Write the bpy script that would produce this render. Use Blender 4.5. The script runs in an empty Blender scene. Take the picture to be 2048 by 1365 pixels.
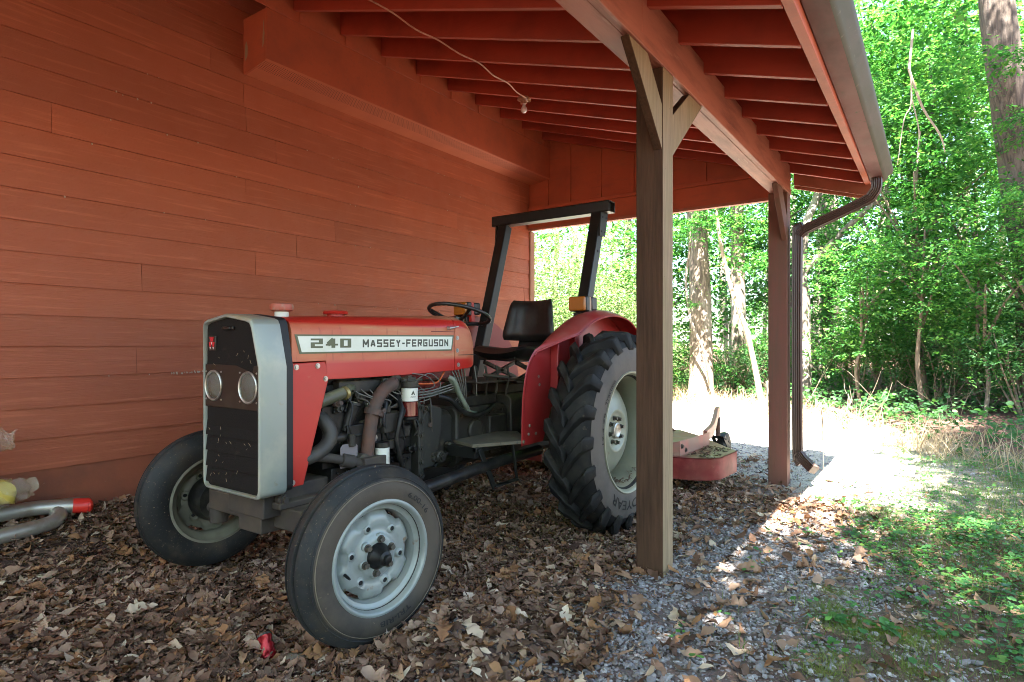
import bpy, bmesh, math, random
import numpy as np
from mathutils import Vector, Matrix, Euler
random.seed(7); rng = np.random.default_rng(11)
PI = math.pi; rad = math.radians
SC = bpy.context.scene; COL = SC.collection

# ------------------------------------------------------------------ camera frame
sd = Vector((.60, -1.46, 2.66)).normalized()      # towards the sun
FPX, CXP, CYP, HC = 1220.0, 1024.0, 688.0, 1.2
TH = math.atan(852/FPX); ST, CT = math.sin(TH), math.cos(TH)
def at(px, py, d):
    """point d metres in front of the camera, seen at that place of the 2048 px photo"""
    l = (px-CXP)/FPX*d
    return Vector((CT*l-ST*d, ST*l+CT*d, HC+(CYP-py)/FPX*d))
def proj(x, y, z):
    l = CT*x+ST*y; d = -ST*x+CT*y
    d = np.where(np.abs(d) < .05, .05, d)
    return CXP+FPX*l/d, CYP-FPX*(z-HC)/d, d

# ------------------------------------------------------------------ terrain
def sstep(a, b, x):
    t = np.clip((x-a)/(b-a), 0, 1); return t*t*(3-2*t)
def ground_h(x, y):
    x = np.asarray(x, float); y = np.asarray(y, float)
    h = .012*np.sin(x*2.1+y*1.3)+.010*np.sin(x*4.7-y*3.9+1)+.006*np.sin(x*9.3+y*7.7)
    h = h - .02
    h = h + .22*sstep(-3.45, -4.12, x)*sstep(5, 2, y)
    h = h - .11*sstep(4.6, 6.2, y)
    h = h + .15*np.exp(-(((x+1.56)/.20)**2+((y-1.84)/.27)**2))
    edge = (y-9.1)+(x-.2)*.98          # distance past the edge of the woods
    h = h + .16*sstep(.2, 3.5, edge) + .05*np.clip(edge-1.5, 0, 40)*.6
    return h

# ------------------------------------------------------------------ materials
MATS = {}
def mk(name):
    m = bpy.data.materials.new(name); m.use_nodes = True
    nt = m.node_tree; nt.nodes.clear()
    out = nt.nodes.new('ShaderNodeOutputMaterial')
    return m, nt, out
def N(nt, t, **kw):
    n = nt.nodes.new(t)
    for k, v in kw.items():
        if k in n.inputs.keys() if isinstance(k, str) else False: n.inputs[k].default_value = v
        else: setattr(n, k, v)
    return n
def c4(c): return (c[0], c[1], c[2], 1)
def coords(nt, stretch=(1, 1, 1), kind='Object'):
    tc = N(nt, 'ShaderNodeTexCoord'); mp = N(nt, 'ShaderNodeMapping')
    mp.inputs['Scale'].default_value = stretch
    nt.links.new(tc.outputs[kind], mp.inputs['Vector']); return mp.outputs['Vector']
def noise(nt, scale, stretch=(1, 1, 1), detail=5, rough=.6, vec=None):
    n = N(nt, 'ShaderNodeTexNoise'); n.inputs['Scale'].default_value = scale
    n.inputs['Detail'].default_value = detail; n.inputs['Roughness'].default_value = rough
    nt.links.new(vec or coords(nt, stretch), n.inputs['Vector']); return n.outputs['Fac']
def mrange(nt, v, a, b, c=0, d=1):
    n = N(nt, 'ShaderNodeMapRange'); nt.links.new(v, n.inputs['Value'])
    for k, q in zip(('From Min', 'From Max', 'To Min', 'To Max'), (a, b, c, d)): n.inputs[k].default_value = q
    return n.outputs['Result']
def mixc(nt, f, a, b, mode='MIX'):
    n = N(nt, 'ShaderNodeMix', data_type='RGBA', blend_type=mode)
    for i, v in ((0, f), (6, a), (7, b)):
        if isinstance(v, (int, float)): n.inputs[i].default_value = v
        elif isinstance(v, tuple): n.inputs[i].default_value = c4(v)
        else: nt.links.new(v, n.inputs[i])
    return n.outputs[2]
def mul(nt, a, b):
    n = N(nt, 'ShaderNodeMath', operation='MULTIPLY')
    for i, v in enumerate((a, b)):
        if isinstance(v, (int, float)): n.inputs[i].default_value = v
        else: nt.links.new(v, n.inputs[i])
    return n.outputs[0]
def pmat(name, col, rough=.6, metal=0, var=(), bump=None, dust=None, spec=.5, coat=0, rvar=None, island=0):
    """var: (colour, noise scale, low, high, stretch); dust: (colour, amount, noise scale)"""
    if name in MATS: return MATS[name]
    m, nt, out = mk(name)
    b = N(nt, 'ShaderNodeBsdfPrincipled')
    c = col
    for (cc, sc, lo, hi, st) in var:
        c = mixc(nt, mrange(nt, noise(nt, sc, st), lo, hi), c, cc)
    if island:
        gi = N(nt, 'ShaderNodeNewGeometry'); v = N(nt, 'ShaderNodeHueSaturation'); nt.links.new(mrange(nt, gi.outputs['Random Per Island'], 0, 1, 1-island, 1+island), v.inputs['Value'])
        nt.links.new(c, v.inputs['Color']); c = v.outputs[0]
    if dust:
        g = N(nt, 'ShaderNodeNewGeometry'); s = N(nt, 'ShaderNodeSeparateXYZ')
        nt.links.new(g.outputs['Normal'], s.inputs[0])
        up = mrange(nt, s.outputs['Z'], .15, .85, .12, 1)
        f = mul(nt, mul(nt, up, mrange(nt, noise(nt, dust[2]), .35, .65)), dust[1])
        c = mixc(nt, f, c, dust[0])
    if isinstance(c, tuple): b.inputs['Base Color'].default_value = c4(c)
    else: nt.links.new(c, b.inputs['Base Color'])
    b.inputs['Roughness'].default_value = rough; b.inputs['Metallic'].default_value = metal
    if rvar: nt.links.new(mrange(nt, noise(nt, rvar[0]), .3, .7, rvar[1], rvar[2]), b.inputs['Roughness'])
    b.inputs['Specular IOR Level'].default_value = spec
    if coat: b.inputs['Coat Weight'].default_value = coat
    if bump:
        bn = N(nt, 'ShaderNodeBump'); bn.inputs['Strength'].default_value = bump[1]
        bn.inputs['Distance'].default_value = bump[3] if len(bump) > 3 else .004
        nt.links.new(noise(nt, bump[0], bump[2], 6), bn.inputs['Height'])
        nt.links.new(bn.outputs['Normal'], b.inputs['Normal'])
    nt.links.new(b.outputs[0], out.inputs[0]); MATS[name] = m; return m
I3 = (1, 1, 1)
def island_ramp(nt, stops):
    g = N(nt, 'ShaderNodeNewGeometry'); r = N(nt, 'ShaderNodeValToRGB')
    e = r.color_ramp.elements
    while len(e) < len(stops): e.new(.5)
    for q, (p, c) in zip(e, stops): q.position = p; q.color = c4(c)
    nt.links.new(g.outputs['Random Per Island'], r.inputs[0]); return r.outputs[0]
def leaf_mat(name, stops, trans=.45, rough=.5, tint=(1.5, 1.7, .7), spec=.35):
    m, nt, out = mk(name)
    c = island_ramp(nt, stops)
    b = N(nt, 'ShaderNodeBsdfPrincipled'); nt.links.new(c, b.inputs['Base Color'])
    b.inputs['Roughness'].default_value = rough; b.inputs['Specular IOR Level'].default_value = spec
    t = N(nt, 'ShaderNodeBsdfTranslucent'); nt.links.new(mixc(nt, 1.0, c, tint, 'MULTIPLY'), t.inputs[0])
    mx = N(nt, 'ShaderNodeMixShader'); mx.inputs[0].default_value = trans
    nt.links.new(b.outputs[0], mx.inputs[1]); nt.links.new(t.outputs[0], mx.inputs[2])
    nt.links.new(mx.outputs[0], out.inputs[0]); MATS[name] = m; return m

RED = (.385, .098, .044)
M_SIDING = pmat('siding_paint', RED, .62, var=[((.34, .092, .044), 1.1, .35, .7, (1, .35, 1.6)), ((.52, .155, .075), 5, .55, .8, (1, .4, 9))],
                bump=(7, .65, (1, 1.6, 34), .007), rvar=(6, .5, .75), island=.09)
M_BARN = pmat('barn_red_paint', (.47, .102, .046), .55, var=[((.32, .075, .04), 2.5, .45, .75, I3), ((.34, .09, .05), 30, .55, .8, (.15, 1, 1))],
              bump=(14, .35, (1, 1, 5), .004))
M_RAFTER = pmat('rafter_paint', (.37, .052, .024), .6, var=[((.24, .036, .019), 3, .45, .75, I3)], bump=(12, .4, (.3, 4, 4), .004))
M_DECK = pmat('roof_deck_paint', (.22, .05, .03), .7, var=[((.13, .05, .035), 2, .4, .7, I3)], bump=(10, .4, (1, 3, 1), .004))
M_BEAM = pmat('beam_paint', (.40, .145, .095), .55, var=[((.22, .07, .045), 4, .45, .7, (3, .5, 3)), ((.40, .19, .14), 9, .62, .75, (4, .6, 4)), ((.09, .04, .03), 26, .70, .76, I3)],
              bump=(16, .5, (4, .5, 4), .005))
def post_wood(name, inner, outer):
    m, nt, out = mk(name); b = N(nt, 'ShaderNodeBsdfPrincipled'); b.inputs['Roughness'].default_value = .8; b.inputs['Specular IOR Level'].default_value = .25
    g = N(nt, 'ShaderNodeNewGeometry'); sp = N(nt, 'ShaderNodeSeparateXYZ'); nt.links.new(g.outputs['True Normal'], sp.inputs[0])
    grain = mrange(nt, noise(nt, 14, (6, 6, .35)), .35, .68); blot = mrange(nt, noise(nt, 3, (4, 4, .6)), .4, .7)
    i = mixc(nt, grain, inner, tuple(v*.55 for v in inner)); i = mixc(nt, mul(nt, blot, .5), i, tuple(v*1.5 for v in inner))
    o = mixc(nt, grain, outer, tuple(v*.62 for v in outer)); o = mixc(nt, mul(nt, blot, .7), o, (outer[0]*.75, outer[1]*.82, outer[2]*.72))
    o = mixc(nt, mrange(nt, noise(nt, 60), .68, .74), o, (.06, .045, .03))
    nt.links.new(mixc(nt, mrange(nt, sp.outputs['X'], .4, .7), i, o), b.inputs['Base Color'])       # faces turned to the open side take the paler outer colour
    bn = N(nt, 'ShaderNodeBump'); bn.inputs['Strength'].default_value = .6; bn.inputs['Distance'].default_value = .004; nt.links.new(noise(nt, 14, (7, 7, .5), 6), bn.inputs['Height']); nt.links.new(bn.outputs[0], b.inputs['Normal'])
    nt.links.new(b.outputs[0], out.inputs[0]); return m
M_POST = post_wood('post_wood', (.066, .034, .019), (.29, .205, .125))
M_POST2 = pmat('painted_post_wood', (.125, .058, .038), .7, var=[((.16, .055, .04), 3, .4, .7, (5, 5, .5))], bump=(14, .5, (7, 7, .5), .004))
M_GUT = pmat('gutter_metal', (.20, .085, .085), .55, spec=.2, var=[((.09, .05, .048), 3, .45, .7, (1, .4, 1)), ((.10, .09, .06), 24, .64, .74, I3)], rvar=(5, .5, .65))
M_GUTF = pmat('mildewed_gutter_face', (.048, .052, .031), .55, spec=.2, var=[((.085, .062, .05), 2.2, .48, .68, (1, .3, 1)), ((.032, .04, .02), 9, .52, .72, (1, .5, 1)), ((.10, .09, .06), 24, .62, .74, I3)])
M_SPOUT = pmat('downspout_metal', (.055, .030, .024), .45, rvar=(8, .3, .5))
M_SOFFIT = None
M_TREDC = pmat('clean_tractor_red', (.43, .020, .012), .38, var=[((.33, .022, .014), 4, .5, .8, I3), ((.42, .12, .06), 12, .66, .8, I3)], rvar=(7, .3, .5), bump=(40, .03, I3))
def hood_paint():
    m, nt, out = mk('dusty_hood_red'); b = N(nt, 'ShaderNodeBsdfPrincipled')
    tc = N(nt, 'ShaderNodeTexCoord'); sp = N(nt, 'ShaderNodeSeparateXYZ'); nt.links.new(tc.outputs['Object'], sp.inputs[0]); z = sp.outputs['Z']
    band = mul(nt, mrange(nt, z, 1.105, 1.125), mrange(nt, z, 1.300, 1.285))            # dust film on the upper side, wiped off along the shoulder
    dirt = mul(nt, band, mrange(nt, noise(nt, 4, (.6, .8, 2.5)), .25, .60, .42, .95))
    c = mixc(nt, dirt, (.43, .020, .012), (.50, .185, .085))
    c = mixc(nt, mul(nt, band, mrange(nt, noise(nt, 7, (1, .5, 3)), .60, .74, 0, .7)), c, (.46, .27, .13))
    c = mixc(nt, mul(nt, mrange(nt, z, 1.335, 1.350), mrange(nt, noise(nt, 5), .3, .6, .3, .8)), c, (.34, .22, .11))
    drip = mul(nt, band, mrange(nt, noise(nt, 34, (1, 1, .12)), .60, .68, 0, .5)); c = mixc(nt, drip, c, (.22, .05, .03))
    nt.links.new(c, b.inputs['Base Color']); nt.links.new(mrange(nt, dirt, 0, .8, .34, .6), b.inputs['Roughness']); nt.links.new(b.outputs[0], out.inputs[0]); return m
M_TRED = hood_paint()
M_TRED2 = pmat('fender_red', (.26, .014, .015), .35, var=[((.25, .03, .03), 3, .5, .75, I3)], dust=((.30, .20, .14), .35, 5), rvar=(7, .28, .5))
M_SILV = pmat('silver_paint', (.235, .27, .245), .40, metal=.25, var=[((.36, .36, .30), 4, .5, .75, I3), ((.25, .20, .12), 14, .66, .76, I3)], dust=((.42, .34, .18), .9, 4))
M_BLK = pmat('black_paint', (.008, .009, .0085), .35, spec=.4, var=[((.022, .02, .016), 6, .5, .75, I3)], dust=((.12, .1, .07), .15, 7))
M_RUBB = pmat('black_rubber', (.006, .006, .006), .6)
M_GRILLE = pmat('grille_black', (.0065, .006, .0055), .75, spec=.2, var=[((.03, .025, .018), 16, .62, .8, I3)], bump=(260, .6, I3, .002))
M_LAMPP = pmat('lamp_panel_brown', (.020, .013, .009), .5, spec=.3, var=[((.035, .026, .018), 9, .55, .75, I3)])
M_TYRE = pmat('front_tyre_rubber', (.015, .015, .015), (.6), spec=.18, var=[((.030, .032, .033), 2.2, .42, .66, I3), ((.045, .036, .026), 6, .5, .72, I3), ((.20, .145, .085), 42, .68, .71, I3), ((.09, .07, .045), 110, .62, .70, I3)], bump=(60, .15, I3), rvar=(9, .5, .75))
M_TYRE2 = pmat('rear_tyre_rubber', (.008, .0085, .009), .6, spec=.14, var=[((.03, .028, .022), 5, .5, .75, I3), ((.06, .05, .034), 26, .62, .76, I3)], bump=(50, .2, I3), dust=((.08, .07, .052), .4, 7))
M_SIDEW = pmat('worn_sidewall_rubber', (.085, .070, .056), .7, var=[((.04, .036, .03), 4, .45, .7, I3)], bump=(50, .15, I3))
M_SIDEF = pmat('front_sidewall_rubber', (.062, .050, .038), .66, spec=.3, var=[((.030, .026, .022), 5, .45, .7, I3), ((.16, .12, .08), 40, .66, .76, I3)], bump=(60, .15, I3))
M_RIM = pmat('rim_grey_paint', (.215, .245, .235), .36, metal=.1, var=[((.16, .175, .165), 4, .5, .75, I3), ((.16, .10, .055), 15, .67, .75, I3)], dust=((.4, .34, .24), .25, 6), bump=(12, .12, I3, .01))
M_RIM2 = pmat('rear_rim_paint', (.20, .215, .16), .42, metal=.1, var=[((.15, .155, .11), 3, .45, .7, I3), ((.14, .10, .06), 15, .66, .75, I3)], dust=((.33, .27, .16), .5, 5))
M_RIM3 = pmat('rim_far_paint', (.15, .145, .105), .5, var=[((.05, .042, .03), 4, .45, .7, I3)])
M_IRON = pmat('greasy_iron', (.026, .024, .021), .55, metal=.15, spec=.3, var=[((.10, .085, .06), 5, .5, .75, I3), ((.02, .02, .018), 9, .55, .75, I3)], dust=((.16, .13, .07), .7, 7), bump=(35, .35, I3, .004))
M_CAST = pmat('grey_casting', (.030, .030, .027), .5, metal=.15, spec=.3, var=[((.018, .017, .014), 5, .45, .7, I3), ((.09, .075, .045), 9, .6, .75, I3)], dust=((.15, .13, .08), .6, 6), bump=(50, .3, I3, .003))
M_OIL = pmat('oily_black_iron', (.009, .009, .0085), .42, metal=.1, spec=.3, var=[((.05, .045, .035), 8, .5, .75, I3)], bump=(30, .3, I3, .004))
M_RUST = pmat('rusty_pipe', (.062, .040, .031), .75, var=[((.13, .052, .028), 6, .45, .7, I3), ((.05, .04, .034), 14, .5, .7, I3)], bump=(60, .4, I3))
M_OLIVE = pmat('olive_hose', (.046, .05, .028), .5, var=[((.06, .06, .04), 6, .45, .7, I3)], dust=((.3, .28, .16), .5, 9))
M_HOSE = pmat('dusty_hose', (.036, .032, .026), .6, var=[((.075, .062, .042), 8, .5, .7, I3)])
M_WHITE = pmat('filter_white', (.62, .62, .54), .5, var=[((.4, .37, .28), 9, .55, .75, I3)])
M_GREENISH = pmat('grey_green_lever', (.15, .18, .135), .5, var=[((.1, .1, .08), 8, .5, .7, I3)])
M_STEEL = pmat('zinc_bolt', (.42, .41, .37), .38, metal=.8, var=[((.2, .17, .12), 30, .5, .7, I3)])
M_DARKBOLT = pmat('dark_bolt', (.07, .065, .055), .5, metal=.4, var=[((.12, .09, .06), 30, .5, .7, I3)])
M_SEAT = pmat('seat_vinyl', (.007, .007, .0065), .38, var=[((.03, .028, .024), 5, .5, .7, I3)], bump=(160, .12, I3, .002), dust=((.12, .1, .07), .25, 9))
M_ORNG = pmat('orange_wire', (.55, .10, .02), .4)
M_WIRE = pmat('grey_wire', (.13, .125, .105), .5)
M_CABLE = pmat('painted_cable', (.50, .22, .14), .5)
M_DECALW = pmat('decal_white', (.66, .70, .60), .4, var=[((.52, .55, .42), 4, .5, .75, I3)])
M_DECALG = pmat('decal_olive', (.085, .10, .045), .45)
M_DECALK = pmat('decal_dark', (.05, .055, .035), .45)
M_AMBER = pmat('amber_lens', (.32, .10, .008), .25, coat=.3, bump=(90, .2, I3))
M_BADGE = pmat('badge_red', (.5, .02, .03), .3)
M_BADGEW = pmat('badge_white', (.75, .73, .7), .35)
M_MOW = pmat('mower_red', (.14, .010, .013), .42, spec=.3, var=[((.30, .05, .05), 4, .5, .75, I3), ((.2, .15, .12), 20, .68, .76, I3)], dust=((.33, .28, .15), .95, 3), rvar=(6, .3, .5))
M_MOWP = pmat('mower_faded_plate', (.26, .15, .11), .5, var=[((.42, .12, .09), 3, .45, .65, I3)])
M_MUFF = pmat('aluminised_pipe', (.42, .40, .36), .42, metal=.7, var=[((.25, .2, .13), 6, .5, .72, I3)], bump=(20, .1, I3), dust=((.25, .2, .12), .4, 8))
M_BULB = pmat('bulb_glass', (.78, .70, .72), .15, coat=.6)
M_CANR = pmat('can_red', (.30, .012, .018), .3, metal=.5)
M_CANM = pmat('can_metal', (.14, .135, .125), .45, metal=.6)
def glass_mat(name, col, rough=.05, alpha_t=.75, bump=None):
    m, nt, out = mk(name)
    g = N(nt, 'ShaderNodeBsdfPrincipled'); g.inputs['Base Color'].default_value = c4(col); g.inputs['Roughness'].default_value = rough
    g.inputs['Specular IOR Level'].default_value = .8
    t = N(nt, 'ShaderNodeBsdfTransparent'); t.inputs[0].default_value = c4(tuple(min(1, v*1.15) for v in col))
    mx = N(nt, 'ShaderNodeMixShader'); mx.inputs[0].default_value = 1-alpha_t
    nt.links.new(t.outputs[0], mx.inputs[1]); nt.links.new(g.outputs[0], mx.inputs[2])
    if bump:
        bn = N(nt, 'ShaderNodeBump'); bn.inputs['Strength'].default_value = bump[1]; bn.inputs['Distance'].default_value = .01
        nt.links.new(noise(nt, bump[0], bump[2] if len(bump) > 2 else I3, 3), bn.inputs['Height']); nt.links.new(bn.outputs['Normal'], g.inputs['Normal'])
    nt.links.new(mx.outputs[0], out.inputs[0]); return m
M_LENS = glass_mat('headlight_glass', (.80, .80, .72), .04, .90, (1.0, .5, (95, 1, 3)))
M_REFL = pmat('reflector_chrome', (.82, .79, .66), .05, metal=1)
M_BOWL = pmat('fuel_bowl_glass', (.10, .012, .010), .08, coat=1)
M_WRAP = glass_mat('clear_plastic_wrap', (.9, .88, .80), .12, .85, (22, .9))
M_BUNDW = pmat('white_bundle', (.62, .56, .50), .7, var=[((.5, .36, .3), 8, .5, .7, I3)], bump=(14, .5, I3, .01))
M_BUNDY = pmat('yellow_bundle', (.60, .46, .09), .6, var=[((.62, .56, .30), 7, .5, .65, I3)], bump=(14, .5, I3, .01))
M_REDTAPE = pmat('red_end_cap', (.62, .03, .02), .4)
M_STONE = pmat('stone', (.2, .17, .13), .85, var=[((.1, .085, .06), 8, .45, .7, I3)], bump=(18, .5, I3, .01))

def siding_perf():
    m, nt, out = mk('soffit_perforated')
    b = N(nt, 'ShaderNodeBsdfPrincipled'); b.inputs['Roughness'].default_value = .55
    v = N(nt, 'ShaderNodeTexVoronoi'); v.inputs['Scale'].default_value = 62; v.inputs['Randomness'].default_value = .0
    nt.links.new(coords(nt, (1, 1, 0)), v.inputs['Vector'])
    hole = mrange(nt, v.outputs['Distance'], .22, .28, 1, 0)
    tc = N(nt, 'ShaderNodeTexCoord'); s = N(nt, 'ShaderNodeSeparateXYZ'); nt.links.new(tc.outputs['Object'], s.inputs[0])
    band = mul(nt, mrange(nt, s.outputs['X'], -4.10, -4.098), mrange(nt, s.outputs['X'], -3.975, -3.973, 1, 0))
    c = mixc(nt, mrange(nt, noise(nt, 3), .4, .7), (.52, .15, .075), (.45, .125, .065))
    nt.links.new(mixc(nt, mul(nt, hole, band), c, (.05, .012, .008)), b.inputs['Base Color'])
    nt.links.new(b.outputs[0], out.inputs[0]); return m
M_SOFFIT = siding_perf()

# ------------------------------------------------------------------ mesh builder
class MB:
    def __init__(s): s.v = []; s.f = []; s.marks = []; s.bolts = []
    def sp(s): s.marks.append((len(s.v), len(s.f))); return s      # next piece becomes an object of its own
    def add(s, vs, fs):
        o = len(s.v); s.v += [tuple(v) for v in vs]; s.f += [tuple(i+o for i in f) for f in fs]; return s
    def box(s, c, d, rot=None):
        hx, hy, hz = d[0]/2, d[1]/2, d[2]/2
        vs = [Vector((x, y, z)) for x in (-hx, hx) for y in (-hy, hy) for z in (-hz, hz)]
        if rot is not None:
            R = Euler(rot).to_matrix(); vs = [R @ v for v in vs]
        c = Vector(c)
        return s.add([v+c for v in vs], [(0, 1, 3, 2), (4, 6, 7, 5), (0, 4, 5, 1), (2, 3, 7, 6), (0, 2, 6, 4), (1, 5, 7, 3)])
    def bx(s, x0, x1, y0, y1, z0, z1): return s.box(((x0+x1)/2, (y0+y1)/2, (z0+z1)/2), (abs(x1-x0), abs(y1-y0), abs(z1-z0)))
    def bar(s, a, b, w, h, up=(0, 0, 1)):
        a, b = Vector(a), Vector(b); d = (b-a).normalized(); u = Vector(up)
        r = d.cross(u).normalized(); u = r.cross(d).normalized()
        vs = [p+r*(w/2*i)+u*(h/2*j) for p in (a, b) for i, j in ((-1, -1), (1, -1), (1, 1), (-1, 1))]
        return s.add(vs, [(3, 2, 1, 0), (4, 5, 6, 7), (0, 1, 5, 4), (1, 2, 6, 5), (2, 3, 7, 6), (3, 0, 4, 7)])
    def prism(s, poly, axis, a, b):
        """poly in the plane perpendicular to axis: x->(y,z) y->(x,z) z->(x,y)"""
        n = len(poly)
        def P(p, t): return {'x': (t, p[0], p[1]), 'y': (p[0], t, p[1]), 'z': (p[0], p[1], t)}[axis]
        vs = [P(p, a) for p in poly]+[P(p, b) for p in poly]
        return s.add(vs, [tuple(range(n))[::-1], tuple(range(n, 2*n))]+[(i, (i+1) % n, (i+1) % n+n, i+n) for i in range(n)])
    def tube(s, pts, r, seg=10, caps=True, smooth_n=0):
        pts = [Vector(p) for p in pts]
        if smooth_n: pts, r = catmull(pts, smooth_n, r)
        n = len(pts); rs = r if hasattr(r, '__len__') else [r]*n
        t0 = (pts[1]-pts[0]).normalized(); u = t0.orthogonal().normalized(); o = len(s.v)
        for i, p in enumerate(pts):
            t = ((pts[min(i+1, n-1)]-pts[max(i-1, 0)])).normalized()
            u = (u-t*u.dot(t)).normalized(); w = t.cross(u)
            for k in range(seg):
                a = 2*PI*k/seg; s.v.append(tuple(p+(u*math.cos(a)+w*math.sin(a))*rs[i]))
        for i in range(n-1):
            for k in range(seg):
                k2 = (k+1) % seg
                s.f.append((o+i*seg+k, o+i*seg+k2, o+(i+1)*seg+k2, o+(i+1)*seg+k))
        if caps:
            s.f.append(tuple(o+k for k in range(seg))[::-1]); s.f.append(tuple(o+(n-1)*seg+k for k in range(seg)))
        return s
    def lathe(s, prof, c, axis=(1, 0, 0), seg=40, closed=False, rfun=None):
        """prof: (along axis, radius)"""
        ax = Vector(axis).normalized(); u = Vector((0, 0, 1)) if abs(ax.z) < .9 else Vector((1, 0, 0))
        u = (u-ax*u.dot(ax)).normalized(); w = ax.cross(u); c = Vector(c); o = len(s.v); n = len(prof)
        for (h, r) in prof:
            for k in range(seg):
                a = 2*PI*k/seg; rr = rfun(a, h, r) if rfun else r
                s.v.append(tuple(c+ax*h+(u*math.cos(a)+w*math.sin(a))*max(rr, 1e-4)))
        m = n if closed else n-1
        for i in range(m):
            j = (i+1) % n
            for k in range(seg):
                k2 = (k+1) % seg
                s.f.append((o+i*seg+k, o+i*seg+k2, o+j*seg+k2, o+j*seg+k))
        return s
    def cyl(s, a, b, r, seg=16, r2=None): return s.tube([a, b], [r, r if r2 is None else r2], seg)
    def hexbolt(s, c, d, r=.011, h=.008):
        c = Vector(c); d = Vector(d).normalized(); b = MB()
        b.tube([c, c+d*h*.35], r*1.5, 14); b.tube([c+d*h*.35, c+d*h], r, 6); s.bolts.append(b); return s
    def ball(s, c, r, seg=14, rings=9, sc=(1, 1, 1)):
        o = len(s.v); c = Vector(c)
        for i in range(rings+1):
            t = PI*i/rings
            for k in range(seg):
                a = 2*PI*k/seg
                s.v.append((c.x+r*sc[0]*max(math.sin(t), 1e-3)*math.cos(a), c.y+r*sc[1]*max(math.sin(t), 1e-3)*math.sin(a), c.z+r*sc[2]*math.cos(t)))
        for i in range(rings):
            for k in range(seg):
                k2 = (k+1) % seg; s.f.append((o+i*seg+k, o+(i+1)*seg+k, o+(i+1)*seg+k2, o+i*seg+k2))
        return s
    def loft(s, secs, closed=True, caps=True):
        o = len(s.v); n = len(secs[0])
        for q in secs: s.v += [tuple(p) for p in q]
        for i in range(len(secs)-1):
            for k in range(n if closed else n-1):
                k2 = (k+1) % n; s.f.append((o+i*n+k, o+i*n+k2, o+(i+1)*n+k2, o+(i+1)*n+k))
        if caps:
            s.f.append(tuple(o+k for k in range(n))[::-1]); s.f.append(tuple(o+(len(secs)-1)*n+k for k in range(n)))
        return s
    def build(s, name, m, parent=None, bevel=0, ang=38, seg=2, solid=0, offset=-1):
        if s.bolts:
            bs, s.bolts = s.bolts, []; o = s.build(name, m, parent, bevel, ang, seg, solid, offset) if s.v else None
            for b in bs: q = b.build('bolt' if o else name, m, o or parent, 0, ang)
            return o or q
        if s.marks:
            cuts = ([(0, 0)] if s.marks[0][0] > 0 else [])+s.marks+[(len(s.v), len(s.f))]; last = None
            for (v0, f0), (v1, f1) in zip(cuts, cuts[1:]):
                q = MB(); q.v = s.v[v0:v1]; q.f = [tuple(i-v0 for i in f) for f in s.f[f0:f1]]
                if q.v: o = q.build(name, m, parent, bevel, ang, seg, solid, offset); last = last or o
            return last
        me = bpy.data.meshes.new(name); me.from_pydata(s.v, [], s.f); me.validate()
        bm = bmesh.new(); bm.from_mesh(me); bmesh.ops.recalc_face_normals(bm, faces=bm.faces); bm.to_mesh(me); bm.free()
        me.polygons.foreach_set('use_smooth', [True]*len(me.polygons)); me.set_sharp_from_angle(angle=rad(ang))
        me.materials.append(m)
        o = bpy.data.objects.new(name, me); COL.objects.link(o)
        if solid:
            q = o.modifiers.new('solidify', 'SOLIDIFY'); q.thickness = solid; q.offset = offset
        if bevel:
            q = o.modifiers.new('bevel', 'BEVEL'); q.width = bevel; q.segments = seg; q.limit_method = 'ANGLE'; q.angle_limit = rad(40)
        if parent is not None: adopt(o, parent)
        return o
def wloc(o):
    l = Vector(o.location)
    while o.parent is not None: o = o.parent; l += Vector(o.location)
    return l
def adopt(o, parent):
    """geometry is written in world coordinates: keep it there under its parent"""
    o.parent = parent; o.location = -wloc(parent)
def catmull(p, n, r=1.0):
    out = []; ro = []; rs = r if hasattr(r, '__len__') else [r]*len(p); m = len(p)
    for i in range(m-1):
        a, b, c, d = p[max(i-1, 0)], p[i], p[i+1], p[min(i+2, m-1)]
        for k in range(n):
            t = k/n; out.append(.5*((2*b)+(c-a)*t+(2*a-5*b+4*c-d)*t*t+(3*b-a-3*c+d)*t**3)); ro.append(rs[i]*(1-t)+rs[i+1]*t)
    out.append(p[-1]); ro.append(rs[-1]); return out, ro
def tag(o, label=None, cat=None, group=None, kind=None):
    for k, v in (('label', label), ('category', cat), ('group', group), ('kind', kind)):
        if v: o[k] = v
    return o
def empty(name, loc, parent=None):
    o = bpy.data.objects.new(name, None); COL.objects.link(o); o.empty_display_size = .1
    if parent is not None: o.parent = parent; o.location = Vector(loc)-wloc(parent)
    else: o.location = loc
    return o
def np_obj(name, V, F, m, parent=None, smooth=True):
    """V (n,3) float array, F (k,4) int array"""
    me = bpy.data.meshes.new(name); V = np.ascontiguousarray(V, np.float32); F = np.ascontiguousarray(F, np.int32)
    k, w = F.shape
    me.vertices.add(len(V)); me.vertices.foreach_set('co', V.ravel())
    me.loops.add(k*w); me.loops.foreach_set('vertex_index', F.ravel())
    me.polygons.add(k); me.polygons.foreach_set('loop_start', np.arange(0, k*w, w, dtype=np.int32))
    me.polygons.foreach_set('use_smooth', np.full(k, smooth))
    me.update(calc_edges=True); me.materials.append(m)
    o = bpy.data.objects.new(name, me); COL.objects.link(o)
    if parent is not None: adopt(o, parent)
    return o
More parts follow.
